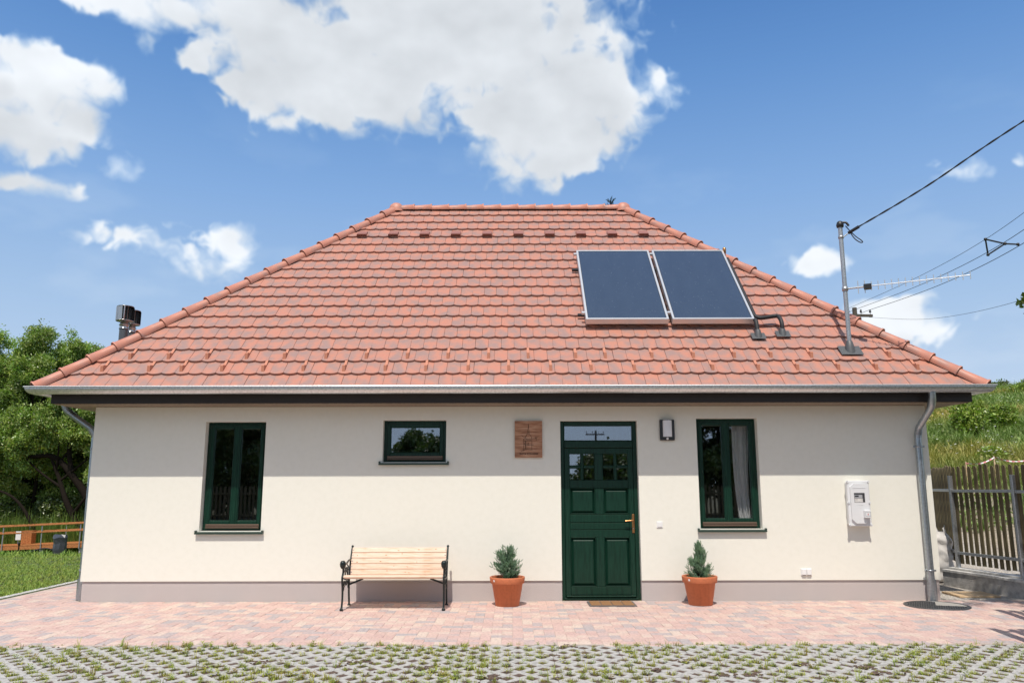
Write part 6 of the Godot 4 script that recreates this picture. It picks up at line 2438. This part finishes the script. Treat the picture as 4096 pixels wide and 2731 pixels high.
	for k in 44:
		var y := 1.2 + 8.55 * k / 43.0
		var l := (9.95 - y) * 0.24 + 0.05
		for q in 6:
			var a := q * TAU / 6.0 + k * 0.7
			var tip := Vector3(cos(a) * l, y - l * 0.12 + minf(0.3, 2.0 * (y / 9.9) * 0.1), sin(a) * l)
			tube(st, [Vector3(0, y, 0), tip], [0.012, 0.003], 4, false)
			for e in int(3 + l * 9.0):
				var f := rnd(0.25, 1.02)
				var p := Vector3(0, y, 0).lerp(tip, f)
				var d := ((tip - Vector3(0, y, 0)).normalized() + rdir() * 0.55).normalized()
				var sx := d.cross(Vector3(0.2, 1, 0.3)).normalized()
				sp.append(Transform3D(Basis(sx, d, sx.cross(d)).scaled(Vector3(1.9, 1.9, 1.9)), p))
	for e in 5:
		sp.append(Transform3D(Basis().scaled(Vector3(2.2, 2.2, 2.2)), Vector3(0, 9.45 + e * 0.09, 0)))
	put("trunk", fin(st), M.shaded_bark, t)
	o = scatter("crown", sprig(12), M.leaf_spruce, sp, t)
	o.set_meta("kind", "stuff")

func rail_run(t: Node3D, z: float, x0: float, first: float, yd: Callable) -> void:
	var x := first - 1.9 * 4
	while x < -15.0:
		put("post", bar(Vector3(x - 0.024, yd.call(x) - 0.25, z - 0.024), Vector3(x + 0.024, yd.call(x) + 0.96, z + 0.024), 0.004), M.galvanised, t)
		x += 1.9
	for h in [0.89, 0.55]:
		var a := Vector3(x0, yd.call(x0) + h, z + 0.026)
		var b := Vector3(-14.5, yd.call(-14.5) + h + 0.15, z + 0.026)
		var d := (b - a).normalized()
		put("rail", bar_at(Vector3(0, -0.030, 0), Vector3(a.distance_to(b), 0.030, 0.035), Transform3D(Basis(d, Vector3(-d.y, d.x, 0), Vector3(0, 0, 1)), a), 0.008), M.deck_wood, t)

# ------------------------------------------------------------------ overhead lines
func utility_pole(label: String, at: Vector3, h: float, turn: float) -> void:
	var t := thing("utility_pole", label, "utility pole", at, "wooden utility poles", turn)
	var st := S(true)
	tube(st, [Vector3(0, -0.3, 0), Vector3(0, h, 0)], [0.16, 0.10], 12)
	put("pole", fin(st), M.pole_wood, t)
	put("crossarm", bar(Vector3(-0.85, h - 0.42, -0.05), Vector3(0.85, h - 0.30, 0.05), 0.01), M.pole_wood, t)
	for x in [-0.75, -0.3, 0.3, 0.75]:
		st = S(true)
		lathe(st, [[0.012, h - 0.30], [0.012, h - 0.22], [0.05, h - 0.21], [0.055, h - 0.17], [0.03, h - 0.14], [0.045, h - 0.12], [0.03, h - 0.08], [0.0, h - 0.07]], 10, Vector3(x, 0, 0))
		put("insulator", fin(st), M.insulator, t)

func wire(called: String, label: String, pts: Array, r: float, m: Material, group := "", twist := 0.0) -> void:
	var st := S(true)
	var path := curve(pts, 24)
	if twist > 0.0:
		for s in 2:
			var q := []
			var dense := curve(pts, 120)
			var along := 0.0
			for i in dense.size():
				if i: along += dense[i].distance_to(dense[i - 1])
				var a := along / 0.42 * TAU + s * PI
				q.append(dense[i] + Vector3(0, sin(a), cos(a)) * twist)
			tube(st, q, r, 6, false)
	else:
		tube(st, path, r, 6, false)
	top(called, fin(st), m, label, "cable", group)

func build_lines() -> void:
	utility_pole("wooden utility pole far behind the right roof hip", Vector3(15.85, gy(15.85, -25.0), -25.0), 9.5 - gy(15.85, -25.0), 0.1)
	utility_pole("wooden utility pole past the right edge near the yard", Vector3(11.4, 0.2, 6.3), 9.4, 0.1)
	utility_pole("wooden utility pole mirrored in the glass above the door", Vector3(7.4, gy(7.4, 60.0), 60.0), 6.25 - gy(7.4, 60.0), 0.05)
	var g := "power lines right of the roof"
	wire("power_line", "uppermost thin power line crossing the sky at right", [Vector3(15.2, 9.3, -25.0), Vector3(13.95, 8.62, -10.9), Vector3(10.7, 9.3, 6.3)], 0.007, M.black_rubber, g)
	wire("power_line", "middle power line crossing the sky at right", [Vector3(15.6, 9.3, -25.0), Vector3(14.3, 8.40, -11.0), Vector3(11.1, 9.3, 6.3)], 0.009, M.black_rubber, g)
	wire("power_line", "lowest power line under the black spacer at right", [Vector3(16.15, 9.25, -25.0), Vector3(14.6, 8.21, -11.2), Vector3(12.1, 9.2, 6.3)], 0.010, M.black_rubber, g)
	wire("power_line", "slack thin line drooping to the right from the far pole", [Vector3(16.5, 9.05, -25.0), Vector3(15.5, 7.5, -18.0), Vector3(13.69, 6.33, -10.0), Vector3(12.2, 6.0, -4.0)], 0.006, M.black_rubber, g)
	wire("service_cable", "thick twisted black cable rising from the mast to the right", [Vector3(4.76, 4.97, 0.0), Vector3(5.5, 5.36, 0.7), Vector3(6.35, 5.90, 1.5), Vector3(8.6, 7.2, 3.7), Vector3(11.4, 9.15, 6.3)], 0.0075, M.black_rubber, "", 0.006)
	# drip loop and clamp at the mast
	var t := thing("cable_anchor", "black cable clamp and hanging loop at the mast head", "clamp")
	var st := S(true)
	tube(st, [Vector3(4.74, 4.955, -0.015), Vector3(4.85, 5.015, 0.085)], 0.024, 8)
	put("clamp_body", fin(st), M.black_plastic, t)
	st = S(true)
	tube(st, curve([Vector3(4.71, 5.06, -0.02), Vector3(4.75, 4.99, 0.0), Vector3(4.82, 4.89, 0.03), Vector3(4.88, 4.83, 0.05), Vector3(4.90, 4.80, 0.05), Vector3(4.86, 4.80, 0.05), Vector3(4.80, 4.86, 0.03), Vector3(4.765, 4.95, 0.0)], 5), 0.0075, 6)
	put("drip_loop", fin(st), M.black_rubber, t)
	# spacer between the lines
	t = thing("line_spacer", "black angular spacer clamped between the power lines", "spacer")
	st = S(true)
	var a := Vector3(14.15, 8.66, -12.0)
	var b := Vector3(14.30, 8.24, -12.2)
	var c := Vector3(14.72, 8.52, -12.0)
	var d := Vector3(15.10, 8.50, -12.0)
	for e in [[a, c], [a, b], [b, c], [c, d]]:
		tube(st, [e[0], e[1]], 0.024, 6)
	for e in [a, b, c, d]:
		lathe(st, [[0.0, -0.05], [0.045, -0.03], [0.045, 0.03], [0.0, 0.05]], 8, e)
	put("spacer_bars", fin(st), M.black_plastic, t)

# ------------------------------------------------------------------ what the panes mirror
func build_behind_camera() -> void:
	var leaf := leaf_clump(99, 26, 0.42, 0.22, 0.07)
	var data := [[-17.0, 32.0, 11.0, 3.6], [-13.2, 33.0, 10.0, 3.2], [-7.4, 33.0, 3.2, 1.6], [-5.9, 36.0, 4.6, 1.2], [-4.5, 34.0, 4.2, 1.1], [-1.5, 37.0, 2.6, 1.4], [4.6, 30.0, 3.0, 1.5], [6.0, 28.0, 2.9, 1.5], [10.6, 30.0, 9.0, 3.0], [14.0, 28.0, 8.0, 2.8], [-22.5, 33.0, 9.5, 3.2]]
	var which := ["third mirrored in the left window", "second mirrored in the left window", "lower of those mirrored in the small window", "tallest mirrored in the small window", "rightmost mirrored in the small window", "low one mirrored beside the plaque", "leftmost mirrored in the door panes", "rightmost mirrored in the door panes", "tall one mirrored in the right window", "next to the tall one mirrored in the right window", "farthest left across the yard"]
	for k in data.size():
		var d: Array = data[k]
		var p := Vector3(d[0], gy(d[0], d[1]), d[1])
		tree("roadside_tree", "roadside tree across the yard, " + which[k], p, d[2], 0.16, crown(d[2], d[3], 0.10, 12, 40 + k), 700 + int(d[2] * d[2] * 22.0), leaf, M.leaf_dark, 1200 + k, "roadside trees across the yard")
	palisade("roadside_fence", "brown picket fence across the yard mirrored in the left window", [Vector2(-14.5, 20.0), Vector2(-8.0, 20.0)], 1.5, 0.16, 0.0)
	palisade("roadside_fence", "brown picket fence across the yard mirrored in the right window", [Vector2(5.6, 20.0), Vector2(12.5, 20.0)], 1.5, 0.16, 0.0)
